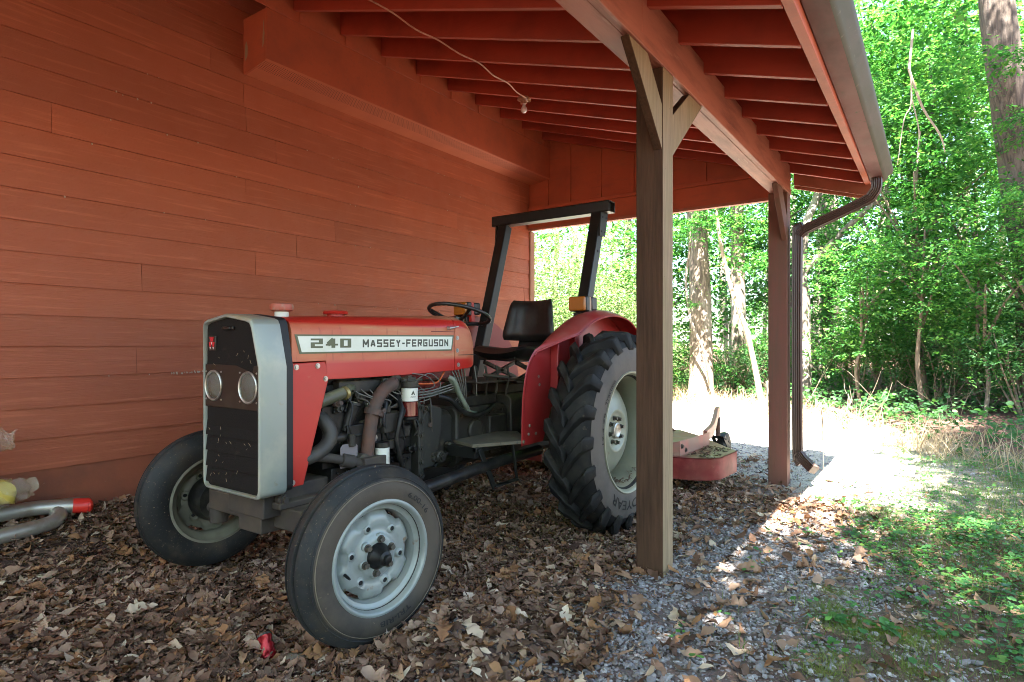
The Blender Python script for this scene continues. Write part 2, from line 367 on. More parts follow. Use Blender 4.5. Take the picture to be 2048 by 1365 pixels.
def text_geo(body, size, bold=.0, sx=1.0, space=1.0):
    cu = bpy.data.curves.new('lettering', 'FONT'); cu.body = body; cu.size = size; cu.offset = bold; cu.resolution_u = 3; cu.space_character = space
    ob = bpy.data.objects.new('lettering', cu); COL.objects.link(ob)
    dg = bpy.context.evaluated_depsgraph_get(); me = bpy.data.meshes.new_from_object(ob.evaluated_get(dg))
    vs = [(v.co.x*sx, v.co.y) for v in me.vertices]; fs = [tuple(p.vertices) for p in me.polygons]
    bpy.data.objects.remove(ob); bpy.data.curves.remove(cu); bpy.data.meshes.remove(me)
    x0 = min(v[0] for v in vs); y0 = min(v[1] for v in vs)
    vs = [(a-x0, b-y0) for a, b in vs]; return vs, fs, max(v[0] for v in vs), max(v[1] for v in vs)
def add_text(mb, body, fn, w=None, h=None, bold=.0, space=1.0):
    """fn maps (u, v) in metres to a point; the text is fitted to w x h"""
    vs, fs, W, Hh = text_geo(body, 1.0, bold, space=space)
    sx = w/W if w else h/Hh; sy = h/Hh if h else w/W
    mb.add([fn(a*sx, b*sy) for a, b in vs], fs); return W*sx

# squared bold capitals as strokes on a unit cell
GLYPH = {'M': [[(0, 0), (0, 1)], [(0, 1), (.5, .30)], [(.5, .30), (1, 1)], [(1, 1), (1, 0)]], 'A': [[(0, 0), (.42, 1)], [(.58, 1), (1, 0)], [(.2, .30), (.8, .30)]],
         'S': [[(1, 1), (0, 1)], [(0, 1), (0, .5)], [(0, .5), (1, .5)], [(1, .5), (1, 0)], [(1, 0), (0, 0)]], 'E': [[(0, 0), (0, 1)], [(0, 1), (1, 1)], [(0, .5), (.85, .5)], [(0, 0), (1, 0)]],
         'Y': [[(0, 1), (.5, .48)], [(1, 1), (.5, .48)], [(.5, .48), (.5, 0)]], '-': [[(.1, .45), (.9, .45)]], 'F': [[(0, 0), (0, 1)], [(0, 1), (1, 1)], [(0, .5), (.85, .5)]],
         'R': [[(0, 0), (0, 1)], [(0, 1), (1, 1)], [(1, 1), (1, .5)], [(1, .5), (0, .5)], [(.5, .5), (1, 0)]], 'G': [[(1, 1), (0, 1)], [(0, 1), (0, 0)], [(0, 0), (1, 0)], [(1, 0), (1, .5)], [(1, .5), (.55, .5)]],
         'U': [[(0, 1), (0, 0)], [(0, 0), (1, 0)], [(1, 0), (1, 1)]], 'O': [[(0, 0), (0, 1)], [(0, 1), (1, 1)], [(1, 1), (1, 0)], [(1, 0), (0, 0)]], 'N': [[(0, 0), (0, 1)], [(0, 1), (1, 0)], [(1, 0), (1, 1)]],
         '2': [[(0, 1), (1, 1)], [(1, 1), (1, .5)], [(1, .5), (0, .5)], [(0, .5), (0, 0)], [(0, 0), (1, 0)]], '4': [[(.72, 0), (.72, 1)], [(.72, 1), (0, .32)], [(0, .30), (1.08, .30)]], '0': [[(0, 0), (0, 1)], [(0, 1), (1, 1)], [(1, 1), (1, 0)], [(1, 0), (0, 0)]]}
def block_text(mb, body, fn, w, h, th, tv, gap=.34):
    """fn(u, v, lift); th horizontal-stroke and tv vertical-stroke thickness in metres"""
    widths = [.62 if c == '-' else 1.18 if c == 'M' else 1 for c in body]; unit = w/(sum(widths)+gap*(len(body)-1)); u0 = 0; k = 0
    for c, wd in zip(body, widths):
        cw = unit*wd-tv; ch = h-th
        for (a, b), (p, q) in GLYPH[c]:
            A = Vector((u0+tv/2+a*cw, th/2+b*ch)); B = Vector((u0+tv/2+p*cw, th/2+q*ch)); d = (B-A).normalized(); n = Vector((-d.y, d.x)); t = tv*abs(d.y)+th*abs(d.x)
            if abs(d.x) > .1 and abs(d.y) > .1: t = tv; e = 0
            else: e = .5*(tv if abs(d.x) > .5 else th)
            A = A-d*e; B = B+d*e; k += 1; l = .00002*(k % 9)
            mb.add([fn(*(A+n*t/2), l), fn(*(B+n*t/2), l), fn(*(B-n*t/2), l), fn(*(A-n*t/2), l)], [(0, 1, 2, 3)])
        u0 += unit*(wd+gap)
# ------------------------------------------------------------------ barn
XW = -4.25; YE = 6.55
def make_barn():
    root = empty('barn', (XW, 2.6, 0))
    tag(root, 'red barn side wall of grainy lapped siding running behind the tractor', 'barn')
    mb = MB(); EXP = .1778; z0 = .475; i = 0
    while z0+EXP*i < 4.4:
        zb = z0+EXP*i; zt = zb+EXP+.012
        y = -3.0-random.random()*3; segs = []
        while y < YE-.1:
            y1 = min(y+3.66, YE-.10)
            if y1 > -3: segs.append((max(y, -3), y1))
            y = y1
        for (a, b) in segs:
            g = .0012; a += g; b -= g; dx = random.uniform(0, .0015)
            P = [(XW+.003, zt), (XW+.0145+dx, zb), (XW-.0, zb), (XW-.006, zt)]
            ny = max(2, int((b-a)/.35))
            secs = [[(p[0]+.0012*math.sin(q*1.7+i), a+(b-a)*q/ny, p[1]+.0012*math.sin(q*1.1+i*2)) for p in P] for q in range(ny+1)]
            mb.loft(secs)
        i += 1
    mb.build('siding', M_SIDING, root, ang=30)
    MB().bx(XW-.25, XW-.012, -3, YE-.01, .3, 4.6).build('wall_core', M_BARN, root)
    MB().bx(XW-.2, XW+.002, -3, YE-.03, -.4, .472).build('foundation', pmat('painted_foundation', (.32, .092, .048), .85, var=[((.22, .075, .045), 4, .4, .7, I3), ((.3, .14, .1), 30, .68, .76, I3)], bump=(40, .5, I3)), root)
    MB().bx(XW-.05, XW+.030, YE-.10, YE, .42, 2.62).build('corner_board', pmat('corner_board_paint', (.36, .17, .09), .6, var=[((.28, .11, .06), 4, .4, .7, I3)]), root, .003)
    # boxed eave below the lean-to rafters
    eb = MB(); eb.bx(-3.972, -3.95, 2.58, YE-.03, 3.25, 3.615); eb.prism([(XW+.006, 3.206), (-3.973, 3.244), (-3.973, 3.615), (XW+.006, 3.615)], 'y', 2.58, 2.60); eb.bx(XW+.02, -3.973, 2.602, YE-.03, 3.60, 3.613)
    e = eb.build('eave_box', M_BARN, root, .002)
    MB().prism([(XW+.012, 3.208), (-3.952, 3.246), (-3.952, 3.249), (XW+.012, 3.216)], 'y', 2.583, YE-.03).build('soffit', M_SOFFIT, e)
    st = MB()
    for (y, z, w, h) in ((2.577, 3.42, .02, .16),):
        st.prism([(-4.00+random.uniform(-.004, .012), 3.34+k*.035) for k in range(6)]+[(-3.972-random.uniform(.0, .012), 3.54-k*.035) for k in range(6)], 'y', 2.5785, 2.5799)
    st.sp(); st.prism([(-4.215, 3.30), (-4.19, 3.33), (-4.185, 3.39), (-4.20, 3.44), (-4.215, 3.42), (-4.222, 3.35)], 'y', 2.5785, 2.5799)
    st.build('bare_patch', pmat('bare_wood', (.33, .22, .14), .8), e)
    MB().bx(-3.9495, -3.945, 2.60, YE-.03, 3.6165, 3.872).build('frieze_backing', M_BARN, root)
    fr = MB()
    for k in range(-1, 9):
        y = 2.80+.436*k
        fr.sp(); fr.bx(-3.9445, -3.936, y+.050, y+.424, 3.617, 3.87)
    fr.build('frieze_board', M_BARN, root, .002)
    # dried mud and cobweb specks along the laps
    sp = MB()
    for q in range(70):
        y = random.uniform(.9, 6.2); r = random.choice((3, 6, 9, 11, 12, 13, 13, 14))
        z = .475+EXP*r-random.uniform(0, .012); s = random.uniform(.002, .0055)
        sp.ball((XW+.018, y, z), s, 6, 4, (.7, 1, 1.3))
    for q in range(46):
        y = random.uniform(2.05, 2.55); sp.ball((XW+.017, y, .475+EXP*3-random.uniform(0, .012)), random.uniform(.002, .005), 6, 4, (.6, 1, 1.6))
    for q in range(9):
        sp.bar((XW+.019, 2.36+random.uniform(-.03, .03), 1.0), (XW+.019, 2.37+random.uniform(-.02, .02), .93-random.random()*.03), .002, .002, (1, 0, 0))
    sp.build('mud_specks', pmat('dried_mud', (.46, .36, .27), .9), root)['kind'] = 'stuff'
    return root
make_barn()

# ------------------------------------------------------------------ lean-to
BX0, BX1 = -1.312, -1.157; BZ = 2.63
def raf_z(x): return 3.69-.3065*(x+3.95)
def make_lean_to():
    root = empty('lean_to', (-1.235, 3.1, 0))
    tag(root, 'red painted open lean-to with sloping rafters, beam and timber posts over the tractor', 'lean-to')
    xe = -.55; ys = [2.80+.436*k for k in range(-9, 9)]
    for k, y in enumerate(ys):
        jz = random.uniform(-.004, .004)
        P = [(XW+.03, raf_z(XW+.03)), (xe, raf_z(xe)), (xe, raf_z(xe)+.19), (XW+.03, raf_z(XW+.03)+.19)]
        if y > 2.6: P = [(-3.951, raf_z(-3.951)), (xe, raf_z(xe)), (xe, raf_z(xe)+.19), (-3.951, raf_z(-3.951)+.19)]
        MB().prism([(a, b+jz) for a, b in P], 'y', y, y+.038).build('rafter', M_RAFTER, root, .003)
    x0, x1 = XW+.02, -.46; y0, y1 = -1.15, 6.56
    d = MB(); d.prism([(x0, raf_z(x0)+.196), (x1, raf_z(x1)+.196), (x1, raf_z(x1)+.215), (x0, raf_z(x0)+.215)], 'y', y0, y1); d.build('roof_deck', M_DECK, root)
    d = MB(); d.prism([(x0, raf_z(x0)+.217), (x1+.04, raf_z(x1+.04)+.217), (x1+.04, raf_z(x1+.04)+.226), (x0, raf_z(x0)+.226)], 'y', y0-.03, y1+.03); d.build('roof_shingles', pmat('shingle', (.09, .07, .06), .9, bump=(60, .5, I3)), root)
    b = MB(); b.bx(BX0, BX1-.042, -.7, 6.32, BZ+.002, 2.885); b.bx(BX1-.04, BX1, -.7, 2.74, BZ, 2.90); b.bx(BX1-.04, BX1, 2.743, 6.32, BZ, 2.90)
    b.build('beam', M_BEAM, root, .004)
    MB().bx(BX1-.012, BX1+.006, -.7, 6.32, BZ-.006, BZ+.05).build('beam_trim', M_BEAM, root, .003)
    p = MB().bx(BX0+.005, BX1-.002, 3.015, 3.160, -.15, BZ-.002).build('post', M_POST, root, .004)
    q = MB().bx(BX0-.015, BX1-.002, 6.165, 6.312, -.25, BZ-.002).build('post', M_POST2, root, .004)
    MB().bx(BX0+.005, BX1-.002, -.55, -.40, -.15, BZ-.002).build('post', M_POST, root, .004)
    q['label'] = 'painted red-brown far post'; p['label'] = 'brown near post with a paler outer side'
    xa, xb = BX1-.050, BX1-.005
    def brace(poly, m): MB().prism(poly, 'x', xa, xb).build('brace', m, root, .004)
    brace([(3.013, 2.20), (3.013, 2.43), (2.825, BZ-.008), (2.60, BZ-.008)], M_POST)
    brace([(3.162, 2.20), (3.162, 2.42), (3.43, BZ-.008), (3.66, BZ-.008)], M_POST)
    brace([(6.163, 2.17), (6.163, 2.40), (5.965, BZ-.008), (5.74, BZ-.008)], M_POST2)
    # eave: sub fascia, gutter, downspout
    MB().bx(-.548, -.502, -.7, 6.44, 2.655, 2.86).build('fascia', M_BARN, root, .003)
    g = MB(); prof = [(-.498, .0), (-.395, .0), (-.372, .018), (-.362, .045), (-.335, .065), (-.325, .094), (-.333, .096), (-.343, .07), (-.370, .05), (-.380, .022), (-.397, .006), (-.490, .006), (-.490, .10), (-.498, .10)]
    def gz(y): return 2.715-.017*(y-3)
    secs = [[(a, y, gz(y)+h) for a, h in prof] for y in (-.7, 2, 4, 6.40)]
    gu = g.loft(secs).build('gutter', M_GUT, root, .0015)
    fp = [(a+.0015, h+.0005) for a, h in prof[1:6]]
    MB().loft([[(a, y, gz(y)+h) for a, h in fp+[(a-.0008, h) for a, h in fp[::-1]]] for y in (-.7, 2, 4, 6.40)]).build('gutter_face', M_GUTF, gu)
    MB().prism([(a, gz(6.4)+h) for a, h in prof[:6]]+[(-.498, gz(6.4)+.094)], 'y', 6.401, 6.406).build('gutter_end_cap', M_GUT, gu)
    # downspout: fluted rectangular pipe
    pth = [Vector(v) for v in ((-.445, 6.26, 2.70), (-.445, 6.26, 2.585), (-.475, 6.26, 2.52), (-.55, 6.26, 2.465), (-.98, 6.25, 2.285), (-1.055, 6.25, 2.235), (-1.085, 6.25, 2.15), (-1.085, 6.25, .27), (-1.06, 6.235, .16), (-.99, 6.20, .09), (-.93, 6.16, .045))]
    pp, _ = catmull(pth, 7, 1.0)
    secs = []; n = 40
    for i, c in enumerate(pp):
        t = (pp[min(i+1, len(pp)-1)]-pp[max(i-1, 0)]).normalized()
        r = Vector((0, 1, 0)); r = (r-t*r.dot(t)).normalized(); u = r.cross(t)
        ring = []
        crimp = .003*math.sin(i*PI) if True else 0
        bend = (i % 2)*.004 if (i < 30 or i > 50) and not (24 < i < 26) else 0
        for k in range(n):
            a = 2*PI*k/n; cx, sy = math.cos(a), math.sin(a)
            w = max(abs(cx)/.040, abs(sy)/.050); fl = .0018*math.cos(k*PI)-bend*.5
            ring.append(c+(u*(cx/w)+r*(sy/w))*(1+fl/.034))
        secs.append(ring)
    ds = MB().loft(secs).build('downspout', M_SPOUT, root)
    MB().bx(BX1-.001, -1.048, 6.2055, 6.2085, 1.55, 1.59).build('strap', M_SPOUT, ds)
    # far end: header, lip, panel with battens, rake board
    XR = -1.315
    h = MB(); h.bx(XW+.004, XR, 6.43, 6.50, 2.625, 2.90); h.build('header', M_BARN, root, .003)
    MB().bx(XW+.03, XR, 6.395, 6.428, 2.865, 2.905).build('header_ledge', M_BARN, root, .003)
    MB().bx(XW+.03, XR, 6.40, 6.428, 2.618, 2.65).build('header_lip', pmat('header_lip_paint', (.36, .13, .08), .55), root, .003)
    MB().prism([(XW-.01, 2.902), (XR, 2.902), (XR, raf_z(XR)+.19), (XW-.01, raf_z(XW)+.19)], 'y', 6.475, 6.50).build('end_panel', M_BARN, root)
    for x in (-4.02, -3.70, -3.29, -2.88, -2.47, -2.06, -1.65):
        MB().prism([(x, 2.907), (x+.055, 2.907), (x+.055, raf_z(x)+.0), (x, raf_z(x)+.01)], 'y', 6.455, 6.473).build('batten', M_BARN, root, .002)
    r = MB(); r.prism([(BX1+.003, raf_z(BX1)-.085), (-.50, raf_z(-.5)-.085), (-.50, raf_z(-.5)+.19), (BX1+.003, raf_z(BX1)+.19)], 'y', 6.445, 6.475)
    r.prism([(BX1+.003, raf_z(BX1)-.115), (-.50, raf_z(-.5)-.115), (-.50, raf_z(-.5)-.005), (BX1+.003, raf_z(BX1)-.005)], 'y', 6.477, 6.50)
    r.build('rake_board', pmat('rake_board_paint', (.36, .12, .07), .55, var=[((.28, .09, .05), 4, .4, .7, I3)]), root, .003)
    return root
make_lean_to()

# bulb and its cable
def make_bulb():
    x, y = -3.055, 4.563; z = raf_z(x)-.003
    root = empty('bare_bulb_lamp', (x, y, z)); tag(root, 'unlit bare bulb in a small porcelain holder under a rafter', 'lamp')
    MB().lathe([(0, .001), (0, .058), (-.018, .060), (-.024, .05), (-.03, .028), (-.052, .022), (-.054, .001)], (x, y, z), (0, 0, 1), 24).build('lamp_holder', pmat('holder_brown', (.34, .15, .09), .5, var=[((.2, .07, .04), 30, .5, .7, I3)]), root)
    MB().lathe([(-.0545, .013), (-.07, .014), (-.085, .022), (-.103, .0295), (-.118, .0285), (-.13, .02), (-.136, .008), (-.137, .001)], (x, y, z), (0, 0, 1), 24).build('bulb', M_BULB, root)
    n = MB()
    for q in range(7): n.ball((x+.05+random.uniform(-.01, .022), y+random.uniform(-.02, .02), z-.012-random.uniform(0, .035)), random.uniform(.006, .011), 8, 5)
    n.sp(); n.ball((x-.032, y, z-.043), .009, 8, 5)
    n.build('mud_nest', pmat('mud_nest_clay', (.45, .25, .12), .9, bump=(60, .6, I3)), root)
    c = MB(); pts = [(-2.94, 1.2), (-2.93, 2.364+.019), (-2.925, 2.80+.019), (-2.92, 3.236+.019), (-2.885, 3.672+.019), (-2.93, 4.108+.019), (-3.01, 4.53)]
    P = []
    for i, (cx, cy) in enumerate(pts):
        P.append(Vector((cx, cy, raf_z(cx)-.010)))
        if i < len(pts)-1:
            mx, my = (cx+pts[i+1][0])/2+random.uniform(-.012, .012), (cy+pts[i+1][1])/2; P.append(Vector((mx, my, raf_z(mx)-.010-random.uniform(.006, .022))))
    c.tube(P, .0055, 8, smooth_n=4)
    tag(c.build('lamp_cable', M_CABLE), 'thin pale cable looping under the rafters to the bare bulb', 'cable')
make_bulb()

# ------------------------------------------------------------------ tractor
XC = -2.55
def make_tractor():
    T = empty('tractor', (XC, 2.6, 0))
    tag(T, 'dusty old red tractor with grey grille surround and roll bar beside the wall', 'tractor')
    R = XC+.205                       # hood side plane
    # ---- grille surround
    def ring(hw, hc, zb, zc, zt, pk, y, lean, rb=.035):
        def yy(z): return y-lean*max(0, (z-zc)/(zt-zc))
        pts = []
        for s in (1, -1):
            L = []
            for a in range(5):
                t = PI/2*a/4; L.append((s*(hw-rb+rb*math.sin(t)), zb+rb-rb*math.cos(t)))
            L.append((s*hw, zc)); 
            r = .03
            L += [(s*(hc+.003), zt-r), (s*(hc-.008), zt-.009), (s*(hc-.034), zt)]
            if s < 0: L = L[::-1]
            pts += L
            if s > 0: pts.append((0, zt+pk))
        return [(XC+a, yy(z), z) for a, z in pts]
    mb = MB()
    secs = [ring(.211, .182, .554, 1.10, 1.294, .022, 1.530, .018, .028), ring(.211, .182, .554, 1.10, 1.294, .022, 1.490, .018, .028), ring(.2135, .1845, .5515, 1.10, 1.297, .022, 1.486, .018, .03),
            ring(.219, .190, .546, 1.10, 1.303, .023, 1.486, .018), ring(.225, .196, .540, 1.10, 1.309, .023, 1.493, .018),
            ring(.226, .197, .540, 1.10, 1.312, .022, 1.615, .018), ring(.215, .188, .55, 1.10, 1.303, .02, 1.615, .018)]
    mb.loft(secs, caps=False); mb.build('grille_surround', M_SILV, T, ang=45)
    mb = MB(); mb.loft([ring(.220, .194, .55, 1.10, 1.312, .022, 1.616, .018), ring(.220, .197, .55, 1.10, 1.318, .018, 1.652, .018)]); mb.build('rubber_seal', M_RUBB, T)
    # grille: mesh back plus tilted bands
    mb = MB(); mb.loft([ring(.2105, .1815, .5545, 1.10, 1.2935, .022, 1.503, .018, .028), ring(.2105, .1815, .5545, 1.10, 1.2935, .022, 1.55, .018, .028)])
    z = .572
    while z < 1.27:
        if not (.885 < z+.03 < 1.09):
            hw = .208 if z < 1.07 else .208-.028*(z+.055-1.10)/.19
            mb.add([(XC-hw, 1.492, z), (XC+hw, 1.492, z), (XC+hw, 1.500, z+.066), (XC-hw, 1.500, z+.066), (XC-hw, 1.502, z), (XC+hw, 1.502, z), (XC+hw, 1.502, z+.066), (XC-hw, 1.502, z+.066)],
                   [(0, 1, 2, 3), (4, 7, 6, 5), (0, 4, 5, 1), (3, 2, 6, 7), (0, 3, 7, 4), (1, 5, 6, 2)])
        z += .0715
    gr = mb.build('grille', M_GRILLE, T)
    st = MB()
    for q in range(26):
        x = XC+random.uniform(-.17, .17); zz = random.choice((.60, .64, .70, .76, .78, .83, 1.12, 1.135))+random.uniform(-.02, .03); a = random.uniform(-1, 1); l = random.uniform(.006, .018)
        st.bar((x, 1.489, zz), (x+l*math.sin(a*1.6), 1.487, zz+l*math.cos(a)), .0008, .0008, (0, 1, 0))
    st.build('straw', pmat('straw', (.42, .34, .2), .8), gr)['kind'] = 'stuff'
    mb = MB().bx(XC-.045, XC+.045, 1.474, 1.482, 1.262, 1.276); mb.ball((XC, 1.473, 1.268), .014, 12, 8, (2.2, .5, .7)); mb.build('grille_latch', M_BLK, gr, .003)
    LP = MB().bx(XC-.209, XC+.209, 1.4905, 1.502, .915, 1.108); lp = LP.build('lamp_panel', M_LAMPP, T, .003)
    for s in (-1, 1):
        cx = XC+.136*s; cz = 1.012
        hl = empty('headlight', (cx, 1.49, cz), T)
        MB().lathe([(0, .070), (-.004, .070), (-.007, .066), (-.004, .061), (.002, .060)], (cx, 1.490, cz), (0, 1, 0), 36).build('bezel', M_STEEL, hl)
        MB().lathe([(.001, .060), (.022, .053), (.040, .040), (.052, .024), (.056, .010), (.048, .008), (.046, .001)], (cx, 1.490, cz), (0, 1, 0), 36).build('reflector', M_REFL, hl)
        MB().lathe([(-.004, .0605), (-.011, .05), (-.016, .03), (-.018, .001)], (cx, 1.490, cz), (0, 1, 0), 36).build('lens', M_LENS, hl)
        MB().ball((cx, 1.512, cz), .012, 12, 8).build('lamp_bulb', M_BULB, hl)
        sc = MB()
        for a in (45, 135, 225, 315): sc.hexbolt((cx+.088*math.cos(rad(a)), 1.490, cz+.088*math.sin(rad(a))), (0, -1, 0), .003, .004)
        sc.build('screw', M_STEEL, hl)
    ex, ez = XC-.133, 1.203
    eb = MB().bx(ex-.028, ex+.028, 1.480, 1.4915, ez-.033, ez+.033).build('emblem', pmat('emblem_black', (.03, .025, .02), .3), T, .001)
    tr = MB(); tw = MB()
    def tri(m, cx, cz, w, h, w2=0, y=1.4795): m.prism([(cx-w/2, cz+h/2), (cx+w/2, cz+h/2), (cx+w2/2, cz-h/2), (cx-w2/2, cz-h/2)], 'y', y, y-.0015)
    tri(tr, ex, ez+.017, .036, .020, .018); tri(tr, ex-.0125, ez-.006, .023, .022, .008); tri(tr, ex+.0125, ez-.006, .023, .022, .008)
    tri(tw, ex, ez-.001, .014, .012, .0); tri(tw, ex-.0125, ez-.023, .008, .010, .0); tri(tw, ex+.0125, ez-.023, .008, .010, .0)
    tr.build('emblem_red', M_BADGE, eb); tw.build('emblem_white', M_BADGEW, eb)
    # ---- hood
    def sec(y, zb, zt, hw=.205, sh=.055):
        P = [(hw, zb), (hw, zt-sh-.012), (hw-.004, zt-sh), (hw-.018, zt-sh*.45), (hw-.04, zt-.012), (hw-.075, zt), (0, zt+.006)]
        Q = [(-a, b) for a, b in P[::-1][1:]]
        return [(XC+a, y, b) for a, b in P+Q]
    mb = MB(); mb.loft([sec(1.655, 1.118, 1.318), sec(1.840, 1.121, 1.328), sec(1.841, 1.033, 1.328), sec(2.1, 1.031, 1.338), sec(2.4, 1.034, 1.350), sec(2.764, 1.043, 1.366)])
    hood = mb.build('hood', M_TRED, T, .004)
    mb = MB(); mb.loft([sec(2.770, 1.043, 1.366), sec(2.84, 1.047, 1.362), sec(2.89, 1.052, 1.348, .204), sec(2.93, 1.056, 1.315, .20), sec(2.955, 1.07, 1.262, .194), sec(2.968, 1.10, 1.20, .185)])
    cowl = mb.build('dash_cowl', M_TRED, T, .006)
    mb = MB()
    for (y, z) in ((2.79, 1.235), (2.79, 1.160), (2.80, 1.075)): mb.hexbolt((R-.001, y, z), (1, 0, 0), .009, .007)
    mb.build('bolt', M_STEEL, cowl)
    MB().bx(R-.002, R+.001, 2.80, 2.966, 1.131, 1.135).build('seam', M_BLK, cowl)
    mb = MB().tube([(R-.002, 2.705, 1.290), (R+.018, 2.705, 1.290), (R+.022, 2.72, 1.293), (R+.03, 2.765, 1.303)], [.012, .010, .006, .004], 10); mb.build('hood_latch', M_STEEL, hood)
    mb = MB().bx(R-.001, R+.0012, 2.56, 2.764, 1.268, 1.272); mb.build('latch_slot', pmat('seam_dark_red', (.12, .012, .01), .6), hood)
    mb = MB().lathe([(0, .001), (0, .032), (.028, .032), (.028, .001)], (XC, 1.745, 1.325), (0, 0, 1), 28); nk = mb.build('filler_neck', M_WHITE, hood)
    MB().lathe([(.026, .001), (.026, .034), (.034, .052), (.048, .055), (.062, .052), (.066, .04), (.066, .001)], (XC, 1.745, 1.325), (0, 0, 1), 36).build('radiator_cap', pmat('cap_red', (.36, .085, .05), .5, var=[((.3, .2, .14), 30, .5, .7, I3)]), hood)
    MB().lathe([(0, .001), (0, .042), (.016, .042), (.016, .060), (.024, .064), (.032, .058), (.035, .03), (.036, .001)], (XC, 2.06, 1.336), (0, 0, 1), 36).build('fuel_cap', M_TREDC, hood)
    # ---- front side panels
    for s in (1, -1):
        x = XC+s*.207
        q = MB().prism([(1.652, 1.112), (1.832, 1.117), (1.850, 1.035), (1.712, .565), (1.640, .566)], 'x', x-.004, x+.004).build('side_panel', M_TREDC, T, .003)
        bb = MB()
        for (y, z) in ((1.674, 1.095), (1.788, 1.098), (1.832, 1.037), (1.655, .585)): bb.hexbolt((x+s*.004, y, z), (s, 0, 0), .0085, .008)
        bb.build('bolt', M_STEEL, q)
    # ---- decal
    for s in (1, -1):
        x = XC+s*.2065
        dg = MB().prism([(1.668, 1.242), (2.755, 1.250), (2.738, 1.160), (1.694, 1.154)], 'x', x, x+s*.0012).build('decal', M_DECALG, T)
        MB().prism([(1.683, 1.234), (2.742, 1.242), (2.729, 1.168), (1.705, 1.162)], 'x', x+s*.0013, x+s*.0018).build('decal_field', M_DECALW, dg)
        if s > 0:
            m1 = MB(); block_text(m1, '240', lambda u, v, l: (x+.0024+l, 1.752+u, 1.180+v+.006*u), .234, .044, .0088, .0225, .24); m1.build('lettering', M_DECALG, dg)
            m2 = MB(); block_text(m2, 'MASSEY-FERGUSON', lambda u, v, l: (x+.0024+l, 2.058+u, 1.182+v+.006*u), .645, .040, .0085, .0098, .28); m2.build('lettering', M_DECALK, dg)
    # ---- engine
    M = MB()
    M.bx(XC-.15, XC+.15, 1.86, 2.47, .60, .90); M.bx(XC-.12, XC+.12, 1.84, 2.45, .90, 1.00); M.bx(XC-.10, XC+.10, 1.88, 2.40, 1.0, 1.04)
    M.bx(XC-.17, XC+.17, 1.90, 2.44, .50, .60)
    for k in range(8): M.cyl((XC+.15, 1.93+.065*k, .87), (XC+.165, 1.93+.065*k, .87), .012, 8)
    for k in range(9): M.cyl((XC+.17, 1.93+.06*k, .575), (XC+.182, 1.93+.06*k, .575), .008, 6)
    M.bx(XC+.15, XC+.19, 1.98, 2.20, .66, .80); M.cyl((XC+.17, 1.90, .745), (XC+.17, 2.42, .745), .022, 12)
    M.bx(XC+.14, XC+.20, 2.20, 2.40, .70, .76); M.cyl((XC+.15, 2.3, .66), (XC+.215, 2.3, .66), .045, 16)
    M.build('engine_block', M_OIL, T, .006)
    M = MB()                                            # injection pump, lift pump and small castings
    M.cyl((XC+.17, 2.17, .80), (XC+.17, 2.33, .80), .045, 18); M.bx(XC+.15, XC+.22, 2.19, 2.30, .74, .84); M.cyl((XC+.19, 2.24, .84), (XC+.19, 2.24, .875), .02, 12)
    M.sp(); M.cyl((XC+.15, 2.05, .62), (XC+.235, 2.05, .62), .038, 16); M.sp(); M.cyl((XC+.21, 1.99, .70), (XC+.21, 1.99, .76), .018, 10); M.sp(); M.bx(XC+.19, XC+.23, 2.21, 2.27, .655, .70)
    M.build('injection_pump', M_IRON, T, .004)
    for q in range(64):
        y = random.uniform(1.88, 2.58); zz = random.uniform(.53, 1.0); x = XC+random.uniform(.15, .19); r = random.uniform(.006, .017); F = MB()
        if q % 4 == 3: F.bar((x, y, zz), (x+random.uniform(.0, .03), y+random.uniform(-.07, .07), zz+random.uniform(-.07, .07)), random.uniform(.01, .03), random.uniform(.008, .02))
        else: F.cyl((x-.02, y, zz), (x+random.uniform(.012, .045), y+random.uniform(-.01, .01), zz+random.uniform(-.01, .01)), r, 8); F.cyl((x-.02, y, zz), (x+.008, y, zz), r*1.6, 8)
        F.build('fitting', random.choice((M_IRON, M_IRON, M_CAST, M_RUST, M_STEEL, M_OIL)), T, .002)
    for q in range(6):
        y = 1.95+.11*q; F = MB().tube([(XC+.16, y, .98-.05*(q % 3)), (XC+.20, y+.05, .90), (XC+.215, y+.02+.03*(q % 2), .80), (XC+.19, y+.08, .68), (XC+.16, y+.05, .60)], random.choice((.005, .008, .011)), 8, smooth_n=4); F.build('hose', random.choice((M_OIL, M_HOSE, M_RUBB)), T)
    M = MB()
    M.bx(XC+.11, XC+.165, 1.95, 2.42, .955, 1.015)
    for k in range(4): M.bx(XC+.09, XC+.15, 1.97+.125*k, 2.02+.125*k, .95, 1.02)
    M.cyl((XC+.16, 2.30, .995), (XC+.20, 2.30, .995), .045, 14); M.bx(XC+.165, XC+.195, 2.21, 2.37, .96, 1.02)
    M.build('exhaust_manifold', M_IRON, T, .006)
    xp = XC+.205
    M = MB().tube([(xp-.035, 2.285, .995), (xp, 2.262, .99), (xp+.004, 2.20, .965), (xp+.004, 2.155, .915), (xp, 2.128, .85), (xp, 2.105, .75), (xp-.004, 2.088, .62), (xp-.02, 2.08, .50)], .034, 16, smooth_n=5)
    M.tube([(xp, 2.140, .868), (xp, 2.130, .838)], .050, 18); M.cyl((xp+.04, 2.16, .862), (xp+.052, 2.158, .862), .012, 8)
    M.build('exhaust_pipe', M_RUST, T)
    M = MB().tube([(R-.06, 1.76, .905), (R-.03, 1.82, .925), (R-.03, 1.90, .945), (R-.04, 2.0, .968), (R-.09, 2.06, .985)], .030, 14, smooth_n=4); M.build('radiator_hose', M_OLIVE, T)
    MB().tube([(R-.03, 1.965, .957), (R-.032, 1.982, .962)], .034, 16).build('hose_clamp', pmat('brass_clamp', (.38, .30, .12), .4, metal=.6), T)
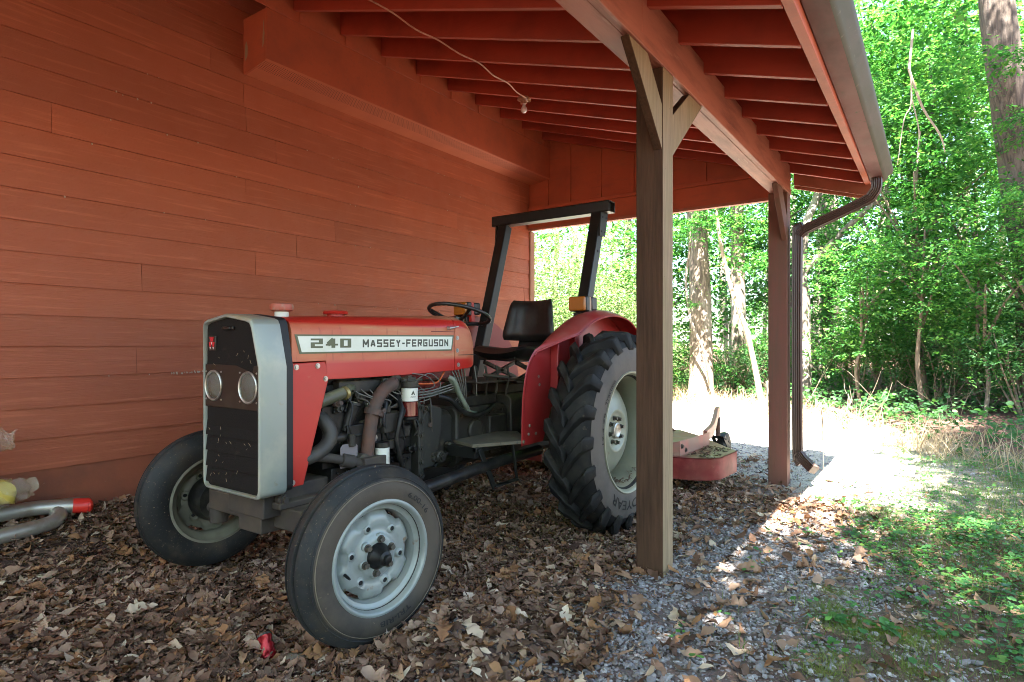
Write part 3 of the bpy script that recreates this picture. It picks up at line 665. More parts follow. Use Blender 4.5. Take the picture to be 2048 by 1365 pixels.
    M = MB().tube([(R-.035, 2.035, .895), (R-.045, 2.015, .83), (R-.05, 1.995, .77)], [.033, .030, .026], 16); M.tube([(R-.034, 2.038, .905), (R-.034, 2.035, .893)], .036, 18)
    M.tube([(R-.05, 1.995, .775), (R-.07, 1.96, .69), (R-.08, 1.945, .64)], .013, 10); M.build('oil_filler', M_OIL, T)
    MB().lathe([(0, .001), (0, .030), (.004, .030), (.006, .001)], (R-.034, 2.0385, .9055), (.1, .3, .95), 20).build('oil_filler_cap', pmat('oil_cap_tan', (.2, .17, .11), .6), T)
    M = MB().tube([(R-.10, 1.70, .655), (R-.03, 1.735, .672), (R-.02, 1.80, .69), (R-.02, 1.86, .725), (R-.025, 1.885, .775), (R-.05, 1.87, .83), (R-.09, 1.85, .86)], .034, 14, smooth_n=5); M.build('lower_hose', M_HOSE, T)
    MB().prism([(1.925, .60), (2.03, .60), (2.03, .70), (2.015, .715), (1.94, .715), (1.925, .70)], 'x', R-.005, R).build('cover_plate', pmat('grey_plate', (.16, .14, .14), .6), T, .003)
    # fuel filter with sediment bowl
    fx, fy = XC+.222, 2.372
    ff = empty('fuel_filter', (fx, fy, .88), T)
    M = MB(); M.cyl((fx, fy, .965), (fx, fy, 1.0), .048, 20); M.bx(fx-.06, fx+.02, fy-.03, fy+.03, .985, 1.02); M.cyl((fx, fy-.055, 1.005), (fx, fy-.02, 1.005), .014, 8); M.cyl((fx, fy, 1.0), (fx, fy, 1.03), .016, 6); M.cyl((fx+.02, fy+.02, 1.0), (fx+.02, fy+.075, 1.005), .009, 8)
    M.build('filter_head', M_IRON, ff, .003)
    MB().cyl((fx, fy, .893), (fx, fy, .963), .0445, 28).build('canister', M_WHITE, ff, .002)
    MB().cyl((fx, fy, .812), (fx, fy, .892), .0455, 28).build('bowl', M_BOWL, ff, .004)
    MB().cyl((fx, fy, .795), (fx, fy, .811), .047, 28).build('bowl_base', M_OIL, ff, .003)
    M = MB()
    def wrap(u, v):
        a = (u-.012)/.0449-.35; return (fx+.0451*math.cos(a), fy+.0451*math.sin(a), v)
    M.add([wrap(0, .928), wrap(.012, .952), wrap(.024, .928), wrap(.016, .928), wrap(.012, .936), wrap(.008, .928)], [(0, 1, 4, 5), (1, 2, 3, 4)])
    add_text(M, 'AGCO', lambda u, v: wrap(u-.003, .914+v), .030, .009, .02)
    M.build('lettering', M_DECALK, ff)
    ox_, oy_ = XC+.225, 2.172
    of = empty('oil_filter', (ox_, oy_, .6), T)
    MB().cyl((ox_, oy_, .545), (ox_, oy_, .672), .037, 26).build('canister', M_WHITE, of, .004)
    MB().cyl((ox_, oy_, .673), (ox_, oy_, .70), .039, 26).build('filter_head', M_OIL, of, .003)
    M = MB(); M.ball((ox_+.025, oy_+.02, .575), .012); M.ball((ox_+.03, oy_+.0, .56), .009); M.build('drain_tap', M_STEEL, of)
    # hoses, wires, lines
    M = MB()
    M.tube([(XC+.19, 2.31, .915), (XC+.235, 2.30, .86), (XC+.245, 2.275, .79), (XC+.24, 2.26, .70), (XC+.24, 2.28, .62), (XC+.235, 2.315, .53)], .014, 10, smooth_n=5)
    M.sp(); M.tube([(XC+.18, 2.34, .90), (XC+.23, 2.325, .85), (XC+.23, 2.30, .80)], .008, 8, smooth_n=5)
    M.sp(); M.tube([(XC+.2, 2.62, .90), (XC+.225, 2.70, .875), (XC+.235, 2.80, .80), (XC+.235, 2.92, .765), (XC+.235, 3.02, .775), (XC+.20, 3.15, .80), (XC+.12, 3.22, .77)], .016, 10, smooth_n=5)
    M.sp(); M.tube([(XC+.2, 2.43, .80), (XC+.225, 2.44, .75), (XC+.21, 2.42, .70)], .005, 8, smooth_n=4)
    M.build('hose', M_OIL, T)
    M = MB()
    M.tube([(XC+.20, 2.40, .985), (XC+.20, 2.55, .975), (XC+.19, 2.64, .985), (XC+.17, 2.72, 1.045)], .005, 8, smooth_n=5); M.build('orange_wire', M_ORNG, T)
    M = MB()
    for k in range(9):
        y0 = 2.02+.06*k; M.sp(); M.tube([(XC+.12, y0, 1.0), (XC+.20, y0+.02, .955-.012*(k % 3)), (XC+.205, y0+.11, .92-.01*(k % 4)), (XC+.17, 2.24+.01*k, .86)], .0032, 6, smooth_n=4)
    for z1 in (.915, .90, .885): M.sp(); M.tube([(XC+.235, 2.43, z1+.02), (XC+.22, 2.55, z1+.022), (XC+.21, 2.75, z1+.05)], .004, 6, smooth_n=3)
    M.sp(); M.tube([(XC+.2, 2.44, 1.0), (XC+.225, 2.53, 1.035), (XC+.22, 2.62, .98), (XC+.21, 2.60, .93), (XC+.2, 2.46, .92)], .0028, 6, smooth_n=5)
    M.sp(); M.tube([(XC+.2, 2.40, 1.04), (XC+.23, 2.50, 1.02), (XC+.23, 2.56, .96), (XC+.2, 2.46, .945)], .0028, 6, smooth_n=5)
    for k in range(5): M.sp(); M.tube([(XC+.18+.01*k, 2.76+.02*k, 1.05), (XC+.2, 2.79+.02*k, .98), (XC+.19, 2.83+.015*k, .90), (XC+.16, 2.80+.03*k, .84)], .0035, 6, smooth_n=4)
    M.sp(); M.tube([(XC+.20, 2.96, 1.06), (XC+.21, 2.965, .98), (XC+.21, 2.97, .88)], .003, 6)
    M.build('fuel_line', M_WIRE, T)
    M = MB().tube([(XC+.205, 2.71, 1.005), (XC+.225, 2.735, .985), (XC+.225, 2.79, .90), (XC+.225, 2.85, .82), (XC+.22, 2.89, .785), (XC+.20, 2.98, .765)], .014, 10, smooth_n=4)
    M.bar((XC+.215, 2.72, .99), (XC+.225, 2.86, .81), .010, .035, (1, 0, 0)); M.build('clutch_lever', M_GREENISH, T, .002)
    # ---- bell housing, transmission, rear axle
    M = MB()
    def blk(y0, y1, hw, zb, zt): 
        c = .035; return [[(XC+a, y, z) for a, z in ((hw, zb+c), (hw, zt-c), (hw-c, zt), (-hw+c, zt), (-hw, zt-c), (-hw, zb+c), (-hw+c, zb), (hw-c, zb))] for y in (y0, y1)]
    M.loft(blk(2.46, 2.50, .21, .44, .88)); M.loft([blk(2.50, 2.5, .185, .47, .86)[0], blk(2.62, 2.62, .17, .48, .84)[0], blk(2.80, 2.8, .155, .46, .80)[0]])
    M.loft(blk(2.80, 2.83, .19, .45, .82))
    for k in range(6):
        M.hexbolt((XC+.21, 2.48, .47+.075*k), (1, 0, 0), .012, .012)
    M.cyl((XC+.17, 2.62, .555), (XC+.235, 2.62, .555), .035, 18); M.hexbolt((XC+.235, 2.62, .555), (1, 0, 0), .019, .014); M.cyl((XC+.17, 2.73, .60), (XC+.215, 2.73, .60), .026, 16); M.hexbolt((XC+.215, 2.73, .60), (1, 0, 0), .014, .012)
    M.prism([(2.50, .80), (2.56, .86), (2.66, .83), (2.66, .70), (2.60, .50), (2.50, .50)], 'x', XC+.17, XC+.20)
    M.build('bell_housing', M_CAST, T, .01)
    M = MB(); M.loft(blk(2.83, 3.36, .165, .45, .80)); M.loft(blk(3.36, 3.92, .2, .42, .86)); M.bx(XC-.12, XC+.12, 2.85, 3.3, .80, .87); M.bx(XC-.15, XC+.15, 3.38, 3.85, .86, .93)
    for k in range(7): M.hexbolt((XC+.165, 2.88+.07*k, .76), (1, 0, 0), .010, .010)
    for k in range(5): M.hexbolt((XC+.165, 2.90+.09*k, .50), (1, 0, 0), .010, .010)
    M.cyl((XC+.16, 3.0, .66), (XC+.19, 3.0, .66), .07, 20); M.bx(XC+.16, XC+.2, 3.12, 3.3, .58, .74)
    for s in (-1, 1): M.lathe([(.18, .16), (.24, .13), (.55, .095), (.60, .12), (.63, .12)], (XC, 3.62, .645), (s, 0, 0), 24)
    M.build('transmission', M_IRON, T, .01)
    M = MB(); M.bx(XC-.24, XC+.26, 2.95, 3.42, .955, .965); M.cyl((XC+.16, 3.10, 1.0), (XC+.30, 3.18, .985), .012, 8); M.cyl((XC+.05, 3.15, .87), (XC+.05, 3.15, 1.05), .018, 8)
    for k in range(4): M.tube([(XC+.10+.05*k, 3.1+.04*k, .87), (XC+.12+.05*k, 3.08+.05*k, .98), (XC+.12+.05*k, 3.06+.05*k, 1.06)], .008, 8)
    M.build('floor_plate', M_IRON, T, .003)
    # ---- foot step
    M = MB(); M.prism([(XC+.20, 2.76), (XC+.40, 2.69), (XC+.555, 2.98), (XC+.53, 3.05), (XC+.30, 3.28), (XC+.2, 3.2)], 'z', .612, .632); fs = M.build('footboard', pmat('dusty_footboard', (.085, .074, .05), .85, var=[((.13, .11, .07), 6, .4, .65, I3), ((.03, .028, .024), 22, .6, .7, I3)]), T, .003)
    M = MB(); M.bx(XC+.2, XC+.41, 2.70, 2.73, .55, .611); M.bx(XC+.39, XC+.42, 2.70, 2.98, .585, .611); M.bar((XC+.42, 2.73, .60), (XC+.45, 2.83, .37), .035, .010, (1, 0, 0)); M.bar((XC+.45, 2.83, .375), (XC+.47, 3.03, .385), .035, .010); M.bar((XC+.47, 3.03, .38), (XC+.46, 3.0, .60), .010, .018, (1, 0, 0)); M.bar((XC+.2, 2.76, .60), (XC+.18, 2.60, .50), .04, .012)
    M.build('step_bracket', M_BLK, fs, .002)
    # ---- front axle
    FA = 1.70
    M = MB(); M.bar((XC-.02, FA, .42), (XC+.46, FA, .42), .11, .10); M.bar((XC+.02, FA, .42), (XC-.46, FA, .42), .112, .098)
    M.bx(XC-.14, XC+.14, 1.56, 1.98, .43, .56); M.bx(XC+.02, XC+.2, 1.60, 1.90, .47, .50)
    M.cyl((XC+.15, 1.63, .51), (XC+.185, 1.63, .51), .026, 14); M.hexbolt((XC+.185, 1.63, .51), (1, 0, 0), .015, .02)
    M.bx(XC-.09, XC+.09, 1.58, 1.80, .35, .43)
    for s in (-1, 1):
        M.cyl((XC+s*.50, FA+.02, .28), (XC+s*.50, FA+.02, .52), .045, 16); M.cyl((XC+s*.50, FA, .36), (XC+s*.60, FA, .36), .03, 14); M.bar((XC+s*.50, FA, .53), (XC+s*.47, FA+.2, .54), .05, .025)
    M.build('front_axle', pmat('dusty_axle', (.035, .028, .023), .75, var=[((.06, .046, .032), 6, .45, .7, I3)], dust=((.13, .10, .06), .8, 6), bump=(30, .3, I3)), T, .006)
    M = MB()
    M.bx(XC+.225, XC+.27, 2.02, 2.16, .55, .64); M.tube([(XC+.14, 1.78, .675), (XC+.19, 1.89, .655), (XC+.235, 2.04, .61)], .022, 12); M.tube([(XC+.205, 1.93, .643), (XC+.22, 1.99, .625)], .033, 10)
    M.bar((XC+.247, 2.0, .60), (XC+.46, 1.92, .545), .03, .02)
    M.build('steering_link', MATS['dusty_axle'], T, .004)
    for s in (-1, 1): MB().tube([(XC+s*.40, 1.76, .40), (XC+s*.43, 2.2, .47), (XC+s*.42, 2.9, .505), (XC+s*.36, 3.45, .49)], .034, 14).build('radius_rod', M_OIL, T)
    # radiator behind the grille
    MB().bx(XC-.18, XC+.18, 1.57, 1.66, .56, 1.24).build('radiator', M_OIL, T, .004)
    # ---- steering wheel
    sw = Vector((XC, 3.055, 1.392)); tilt = rad(17)
    ax = Vector((0, math.sin(tilt), math.cos(tilt)))
    u = Vector((1, 0, 0)); w = ax.cross(u)
    M = MB(); rr = []
    for k in range(73):
        a = 2*PI*k/72; rr.append(sw+(u*math.cos(a)+w*math.sin(a))*.200)
    rad_l = [.0125+.0012*math.cos(k*PI) for k in range(73)]
    M.tube(rr, rad_l, 10, caps=False)
    for a in (90, 210, 330):
        d = u*math.cos(rad(a))+w*math.sin(rad(a)); M.tube([sw-ax*.045+d*.03, sw-ax*.035+d*.10, sw+d*.195], [.012, .011, .012], 8)
    M.lathe([(-.065, .001), (-.065, .032), (-.03, .04), (-.02, .03), (-.018, .001)], sw, tuple(ax), 20)
    M.build('steering_wheel', pmat('wheel_plastic', (.014, .014, .013), .32), T)
    MB().tube([sw-ax*.05, sw-ax*.30+Vector((0, -.03, 0))], .022, 12).build('steering_column', M_BLK, T)
    # ---- seat
    st = empty('seat', (XC, 3.7, 1.1), T)
    def pillow(w0, w1, h, th, origin, eu, ev, en, dish=.0, lip=.0):
        nu, nv = 15, 13; V = []; F = []
        for side in (1, -1):
            for j in range(nv):
                v = j/(nv-1); vv = 2*v-1
                for i in range(nu):
                    uu = 2*i/(nu-1)-1
                    ww = w0*(1-v)+w1*v
                    e = max(0, 1-abs(uu)**4)**.5*max(0, 1-abs(vv)**5)**.5
                    bol = lip*(abs(uu)**3)*(1-abs(vv)**6); groove = -.006*math.exp(-((abs(uu)-.33)/.05)**2)*(1 if abs(vv) < .6 else 0)-.006*math.exp(-((abs(uu)-.72)/.04)**2)*(1 if vv > -.8 else 0)
                    n = side*th/2*e+(dish*(uu*uu-.5) if True else 0)+((bol+groove) if side > 0 else 0)
                    V.append(origin+eu*(uu*ww/2*(1-.06*max(0, abs(vv)-.8)/.2))+ev*(v*h)+en*n)
        m = nu*nv
        for q in (0, m):
            for j in range(nv-1):
                for i in range(nu-1): F.append((q+j*nu+i, q+j*nu+i+1, q+(j+1)*nu+i+1, q+(j+1)*nu+i))
        for i in range(nu-1): F.append((i, i+1, m+i+1, m+i)); o = (nv-1)*nu; F.append((o+i, o+i+1, m+o+i+1, m+o+i))
        for j in range(nv-1): F.append((j*nu, (j+1)*nu, m+(j+1)*nu, m+j*nu)); F.append((j*nu+nu-1, (j+1)*nu+nu-1, m+(j+1)*nu+nu-1, m+j*nu+nu-1))
        return MB().add(V, F)
    ev = Vector((0, .20, 1)).normalized(); en = Vector((0, -1, .20)).normalized()
    pillow(.47, .36, .315, .085, Vector((XC+.01, 3.865, 1.225)), Vector((1, 0, 0)), ev, en, .045, .02).build('backrest', M_SEAT, st, ang=70)
    ev = Vector((0, 1, -.06)).normalized(); en = Vector((0, .06, 1)).normalized()
    pillow(.44, .47, .44, .095, Vector((XC+.01, 3.42, 1.145)), Vector((1, 0, 0)), ev, en, .03, .015).build('cushion', M_SEAT, st, ang=70)
    M = MB(); M.prism([(3.46, 1.085), (3.93, 1.065), (3.93, 1.10), (3.46, 1.11)], 'x', XC-.16, XC+.16); M.prism([(3.86, 1.08), (3.93, 1.08), (3.985, 1.30), (3.945, 1.30)], 'x', XC-.12, XC+.12)
    M.bar((XC+.14, 3.5, 1.07), (XC+.14, 3.9, .94), .02, .03); M.bar((XC-.14, 3.5, 1.07), (XC-.14, 3.9, .94), .02, .03); M.bar((XC+.14, 3.9, 1.06), (XC+.14, 3.5, .94), .02, .03); M.bar((XC-.14, 3.9, 1.06), (XC-.14, 3.5, .94), .02, .03); M.bx(XC-.17, XC+.17, 3.46, 3.94, .925, .945)
    M.build('seat_frame', M_BLK, st, .004)
    MB().tube([(XC+.20, 3.66, 1.12), (XC+.255, 3.74, 1.125), (XC+.265, 3.82, 1.15), (XC+.24, 3.86, 1.17)], [.02, .028, .03, .02], 12, smooth_n=4).build('seat_edge', pmat('worn_seat_edge', (.24, .21, .19), .35), st)
    # ---- fenders
    out = [(2.985, .60), (2.99, .80), (3.005, .93), (3.055, 1.075), (3.164, 1.175), (3.355, 1.285), (3.56, 1.372), (3.75, 1.412), (3.90, 1.420), (4.06, 1.405), (4.2, 1.36), (4.34, 1.27), (4.45, 1.13), (4.52, .95), (4.54, .75), (4.54, .62)]
    o3, _ = catmull([Vector((0, a, b)) for a, b in out], 4)
    for s in (1, -1):
        xi = XC+s*.545
        M = MB(); pl = [(p.y, p.z) for p in o3]+[(4.3, .62), (4.1, .85), (3.62, .95), (3.3, .80), (3.2, .60)]
        M.prism(pl, 'x', xi-.002, xi+.002)
        secs = []
        for i, p in enumerate(o3):
            f = min(1, max(0, (i-15)/5)); f2 = min(1, max(0, (len(o3)-1-i)/6)); wd = .165*f*f2+.004
            n = Vector((0, p.y-3.65, p.z-.72)).normalized()
            secs.append([Vector((xi+s*wd*t, p.y, p.z))+n*(.020*math.sin(t*PI)-.030*t*t*f) for t in (0, .12, .3, .5, .7, .88, 1)])
        M.loft(secs, closed=False, caps=False)
        fd = M.build('fender', M_TRED2, T, solid=.004, offset=0)
        M = MB(); M.tube([q[-1] for q in secs[14:-6]], .006, 8); M.build('fender_rim', M_TRED2, fd)
        M = MB(); M.prism([(3.50, .95), (3.56, .95), (3.60, 1.36), (3.54, 1.35)], 'x', xi+s*.004, xi+s*.05); M.prism([(3.28, .9), (3.30, .9), (3.31, 1.20), (3.29, 1.2)], 'x', xi+s*.004, xi+s*.06); M.build('fender_rib', M_TRED2, fd, .004)
        M = MB()
        for (y, z) in ((3.04, .66), (3.05, .71), (3.12, .655), (3.16, .95), (3.15, 1.0)): M.hexbolt((xi+s*.002, y, z), (s, 0, 0), .007, .006)
        M.build('bolt', M_STEEL if s > 0 else M_DARKBOLT, fd)
    # ---- roll bar
    rb = empty('roll_bar', (XC, 3.8, .8), T)
    for s in (1, -1):
        x = XC+s*.435
        M = MB(); a = Vector((x, 3.70, .70)); b = Vector((x, 4.175, 2.185)); M.bar(a, b, .085, .085, (1, 0, 0)); M.bx(x-.07, x+.07, 3.62, 3.80, .70, .73); M.build('roll_bar_post', M_BLK, rb, .006)
        q = MB(); d = (b-a).normalized(); p1 = a+d*(b-a).length*.865; q.bar(p1+Vector((s*.047, 0, 0)), b+Vector((s*.047, 0, 0))-d*.01, .008, .105, (1, 0, 0)) if False else None
        q.prism([(4.095, 2.005), (4.185, 2.005), (4.23, 2.188), (4.11, 2.188)], 'x', x+s*.0435, x+s*.054); gp = q.build('gusset_plate', M_BLK, rb, .003)
        h = MB()
        for (yy, zz) in ((4.122, 2.04), (4.172, 2.04), (4.14, 2.15), (4.195, 2.15)): h.cyl((x+s*.054, yy, zz), (x+s*.0552, yy, zz), .008, 10)
        h.build('bolt_hole', pmat('hole_black', (.004, .004, .004), .9), gp)
        hh = MB(); ph = a+d*(b-a).length*.80; hh.cyl((x+s*.0425, ph.y, ph.z), (x+s*.0438, ph.y, ph.z), .010, 10); hh.build('bolt_hole', MATS['hole_black'], rb)
    M = MB(); y0, y1, z0, z1 = 4.13, 4.235, 2.188, 2.272; xa, xb = XC-.545, XC+.545; t = .007
    M.bx(xa, xb, y0, y1, z0, z0+t); M.bx(xa, xb, y0, y1, z1-t, z1); M.bx(xa, xb, y0, y0+t, z0+t, z1-t); M.bx(xa, xb, y1-t, y1, z0+t, z1-t)
    M.bx(xa+.01, xb-.03, y0+t, y1-t, z0+t, z1-t)
    M.build('crossbar', M_BLK, rb, .003)
    # ---- indicator lamps on the fenders
    for s in (1, -1):
        x = XC+s*.52; y = 3.70; z = 1.475
        il = empty('indicator_lamp', (x, y, z), T)
        MB().bx(x-.068, x+.068, y, y+.05, z-.053, z+.053).build('lamp_body', M_BLK, il, .010, seg=3)
        MB().bx(x-.064, x+.064, y-.022, y-.001, z-.049, z+.049).build('lens', M_AMBER, il, .010, seg=3)
        MB().bx(x-.05, x+.062, y+.09, y+.17, z-.045, z+.052).build('tail_lens', M_SEAT, il, .012, seg=3)
        MB().prism([(y+.051, z+.05), (y+.089, z+.05), (y+.11, z-.10), (y+.06, z-.10)], 'x', x+.02, x+.055).build('lamp_bracket', pmat('bracket_tan', (.40, .27, .18), .6) if s > 0 else M_TREDC, il, .002)
        MB().bx(x-.055, x+.03, y+.03, y+.10, z-.12, z-.06).build('lamp_base', M_BLK, il, .003)
    # ---- wheels
    def txt_ring(body, r0, a0, xf, s, cx, cy, cz, hgt, arc, flip=1):
        """raised lettering along a circle of the sidewall; arc in radians"""
        vs, fs, W, Hh = text_geo(body, 1.0, .012)
        V = []
        for (p, q) in vs:
            r = r0+q/Hh*hgt; a = a0+flip*p/W*arc
            V.append((cx+xf(r)*s, cy+r*math.cos(a), cz+r*math.sin(a)))
        return V, fs
    def front_wheel(xo, yc, zc, s, steer, rimm):
        """xo: plane of the outer sidewall, s=+1 outer side faces +x"""
        W = empty('front_wheel', (xo, yc, zc), T)
        ow = .165; Rr = .362
        prof = [(-.028, .205), (-.012, .215), (-.004, .235), (0, .262), (-.001, .285), (-.006, .305), (-.014, .321), (-.022, .330), (-.030, .338), (-.036, .3475), (-.042, .351), (-.050, .353), (-.053, .341), (-.062, .341), (-.066, .356), (-.072, .358), (-.093, .358), (-.099, .356), (-.103, .341), (-.112, .341), (-.115, .353), (-.123, .351), (-.129, .3475), (-.135, .338), (-.143, .33), (-.151, .321), (-.159, .305), (-.164, .285), (-.165, .262), (-.161, .235), (-.153, .215), (-.137, .205)]
        ty = MB().lathe(prof, (xo, yc, zc), (s, 0, 0), 96, closed=True).build('tyre', M_TYRE, W, ang=30)
        band = [(.0009-.0115, .217), (.0012-.0035, .236), (.0014, .262), (.0014-.0008, .284), (.0012-.0058, .3045), (-.0055, .306)]
        MB().lathe(band, (xo, yc, zc), (s, 0, 0), 96).build('sidewall', M_SIDEF, ty, ang=60)
        MB().lathe([(.0012, .2985), (.003, .2995), (.0026, .3008), (.0, .302)], (xo, yc, zc), (s, 0, 0), 96).build('sidewall_ridge', pmat('tan_ridge', (.13, .105, .075), .7), ty)
        MB().lathe([(-.0095, .314), (-.008, .3155), (-.0085, .3175), (-.0105, .319)], (xo, yc, zc), (s, 0, 0), 96).build('sidewall_ridge', M_TYRE, ty)
        if s > 0:
            def xf(r): return .0022-.02*max(0, (r-.28))**1.2-.004*abs(r-.265)/.03
            m = MB()
            for b, a0, arc in (('6.00-16', rad(62), -rad(30)), ('TRI-RIB', rad(-60), -rad(34))):
                m.sp()
                V, F = txt_ring(b, .250, a0, lambda r: .0022, s, xo, yc, zc, .022, arc); m.add(V, F)
            m.build('lettering', M_TYRE, ty)
        rp = [(-.010, .219), (-.004, .228), (-.0085, .231), (-.002, .2255), (-.001, .219), (-.004, .213), (-.018, .208), (-.032, .205), (-.038, .198), (-.042, .186), (-.060, .180), (-.085, .178), (-.115, .178), (-.13, .19), (-.14, .205), (-.16, .215), (-.158, .228)]
        rim = MB().lathe(rp, (xo, yc, zc), (s, 0, 0), 72).build('rim', rimm, W, ang=50)
        def rf(a, h, r):
            if r < .150: return r
            k = (math.cos(6*(a)+.5)); return r+(.004 if k > -.35 else -.013)
        dp = [(-.078, .177), (-.070, .170), (-.058, .163), (-.050, .150), (-.046, .135), (-.052, .115), (-.056, .100), (-.046, .085), (-.038, .076), (-.037, .055), (-.040, .03), (-.040, .001)]
        ds = MB().lathe(dp, (xo, yc, zc), (s, 0, 0), 72, rfun=rf).build('wheel_disc', rimm, rim, ang=60)
        lug = MB(); pad = MB(); hol = MB()
        for k in range(6):
            a = 2*PI*k/6+.35
            c = Vector((xo-s*.039, yc+.066*math.cos(a), zc+.066*math.sin(a))); d = Vector((s, 0, 0))
            lug.sp(); pad.sp(); hol.sp(); lug.tube([c, c+d*.006], .016, 14); lug.tube([c+d*.006, c+d*.020], .0115, 6)
            pad.ball(c-d*.006, .024, 14, 8, (.5, 1, 1))
            a2 = a+PI/6; c2 = Vector((xo-s*.0505, yc+.118*math.cos(a2), zc+.118*math.sin(a2)))
            pad.sp(); pad.tube([c2-d*.012, c2+d*.004, c2+d*.0055], [.026, .017, .0105], 18, caps=False); hol.tube([c2-d*.004, c2+d*.003], .0095, 14)
        pad.build('stamped_boss', rimm, rim, ang=60); lug.build('lug_bolt', M_DARKBOLT, W); hol.build('disc_hole', MATS['hole_black'], rim)
        hb = MB().lathe([(-.045, .053), (-.030, .052), (-.022, .046), (-.012, .040), (.004, .030), (.014, .028), (.018, .018), (.020, .016), (.034, .015), (.036, .008), (.036, .001)], (xo, yc, zc), (s, 0, 0), 28)
        hb.build('hub', M_OIL, W)
        MB().tube([(xo-s*.05, yc-.145, zc-.04), (xo-s*.02, yc-.150, zc-.042), (xo-s*.004, yc-.152, zc-.043)], [.006, .0055, .004], 8).build('valve_stem', M_RUBB, W)
        MB().lathe([(-.20, .001), (-.20, .10), (-.15, .115), (-.085, .115), (-.075, .10), (-.07, .001)], (xo, yc, zc), (s, 0, 0), 28).build('inner_hub', M_OIL, W)
        W.rotation_euler = (0, 0, steer)
        return W
    front_wheel(-1.80, 1.69, .352, 1, rad(-7), M_RIM)
    front_wheel(-3.27, 1.76, .385, -1, rad(-7), M_RIM3)
    def rear_wheel(xo, yc, zc, s):
        W = empty('rear_wheel', (xo, yc, zc), T)
        prof = [(-.030, .352), (-.006, .372), (-.004, .40), (0, .435), (0, .475), (-.007, .525), (-.022, .565), (-.045, .592), (-.09, .605), (-.145, .610), (-.20, .605), (-.245, .592), (-.268, .565), (-.283, .525), (-.29, .475), (-.29, .435), (-.286, .40), (-.284, .372), (-.26, .352)]
        ty = MB().lathe(prof, (xo, yc, zc), (s, 0, 0), 96, closed=True).build('tyre', M_TYRE2, W, ang=50)
        MB().lathe([(-.003, .374), (-.002, .40), (.0025, .436), (.0025, .474), (-.004, .5245), (-.010, .540)], (xo, yc, zc), (s, 0, 0), 96).build('sidewall', M_SIDEW, ty, ang=60)
        def surf(h):     # carcass radius by offset
            for (a, b), (c, d) in zip(prof[5:14], prof[6:14]):
                if c <= h <= a: return b+(d-b)*(h-a)/(c-a)
            return .5
        lg = MB(); NL = 20
        for side in (0, 1):
            for k in range(NL):
                a0 = 2*PI*(k+.5*side)/NL; sec = []
                n = 12
                for i in range(n+1):
                    t = i/n
                    if t < .82:
                        q = t/.82; h = -.163+q*(.163-.028)           # from past the centre to the shoulder
                        ang = a0-.30*(q**.85); base = surf(h)-.012; top = .648-.010*q-.004*math.sin(q*9+k)
                        hw = .040+.010*q; tw = .026+.008*q
                    else:
                        q = (t-.82)/.18; h = -.028+q*.026; ang = a0-.30-.012*q; base = .585-q*.065; top = .636-q*.092; hw = .050-.006*q; tw = .034-.006*q
                    if t == 0: top -= .012; 
                    hh = h if side == 0 else -.29-h
                    ring = []
                    for (dw, r) in ((-hw, base), (-tw-.003, top-.010), (-tw+.004, top), (tw-.004, top), (tw+.003, top-.010), (hw, base)):
                        aa = ang+dw/.62; rr = r
                        xx = xo+s*hh
                        if t >= .82: xx = xo+s*((h+.008*(1 if r > base else 0)) if side == 0 else -.29-(h+.008*(1 if r > base else 0)))
                        ring.append((xx, yc-rr*math.sin(aa), zc+rr*math.cos(aa)))
                    sec.append(ring)
                lg.loft(sec)
        lg.build('tread_lugs', M_TYRE2, ty, .004, ang=55)
        if s > 0:
            m = MB()
            V, F = txt_ring('GOODYEAR', .430, rad(318), lambda r: .0042-.03*max(0, r-.475), s, xo, yc, zc, .058, -rad(86)); m.add(V, F)
            m.sp(); V, F = txt_ring('Traction', .405, rad(152), lambda r: .0036, s, xo, yc, zc, .028, -rad(26)); m.add(V, F)
            m.sp(); V, F = txt_ring('12.4-28', .400, rad(184), lambda r: .0034, s, xo, yc, zc, .018, -rad(26)); m.add(V, F)
            m.build('lettering', M_TYRE2, ty)
        rp = [(-.012, .378), (-.004, .388), (.004, .385), (.003, .376), (-.008, .368), (-.03, .355), (-.05, .346), (-.07, .340), (-.10, .330), (-.2, .328), (-.26, .35), (-.285, .38)]
        rim = MB().lathe(rp, (xo, yc, zc), (s, 0, 0), 80).build('rim', M_RIM2, W, ang=60)
        dp = [(-.215, .327), (-.205, .318), (-.165, .285), (-.130, .235), (-.113, .185), (-.106, .150), (-.100, .142), (-.098, .132), (-.104, .120), (-.114, .105), (-.116, .001)]
        MB().lathe(dp, (xo, yc, zc), (s, 0, 0), 72).build('wheel_disc', M_RIM2, rim, ang=50)
        lug = MB()
        for k in range(8):
            a = 2*PI*k/8+.2; c = Vector((xo-s*.116, yc+.082*math.cos(a), zc+.082*math.sin(a))); d = Vector((s, 0, 0)); lug.sp(); lug.tube([c, c+d*.008], .016, 12); lug.tube([c+d*.008, c+d*.026], .012, 6)
        lug.build('lug_bolt', M_DARKBOLT, W)
        MB().lathe([(-.118, .052), (-.098, .05), (-.094, .042), (-.098, .036), (-.098, .001)], (xo, yc, zc), (s, 0, 0), 28).build('hub', M_STEEL, W)
        lf = MB()
        for q in range(60):
            a = rad(-90+random.uniform(-34, 34)); r = .328-random.uniform(.0, .008); h = random.uniform(-.09, -.03)
            if s > 0:
                c = Vector((xo+h, yc+r*math.cos(a), zc+r*math.sin(a)+.004)); d = Vector((random.uniform(-1, 1), random.uniform(-1, 1), random.uniform(-.1, .5))).normalized()*random.uniform(.006, .02); e = d.cross(Vector((0, 0, 1))).normalized()*random.uniform(.004, .009)
                lf.add([c-d, c+e, c+d, c-e+Vector((0, 0, .004))], [(0, 1, 2, 3)])
        if s > 0: lf.build('leaf_debris', pmat('rim_leaf_debris', (.10, .06, .035), .8), rim)['kind'] = 'stuff'
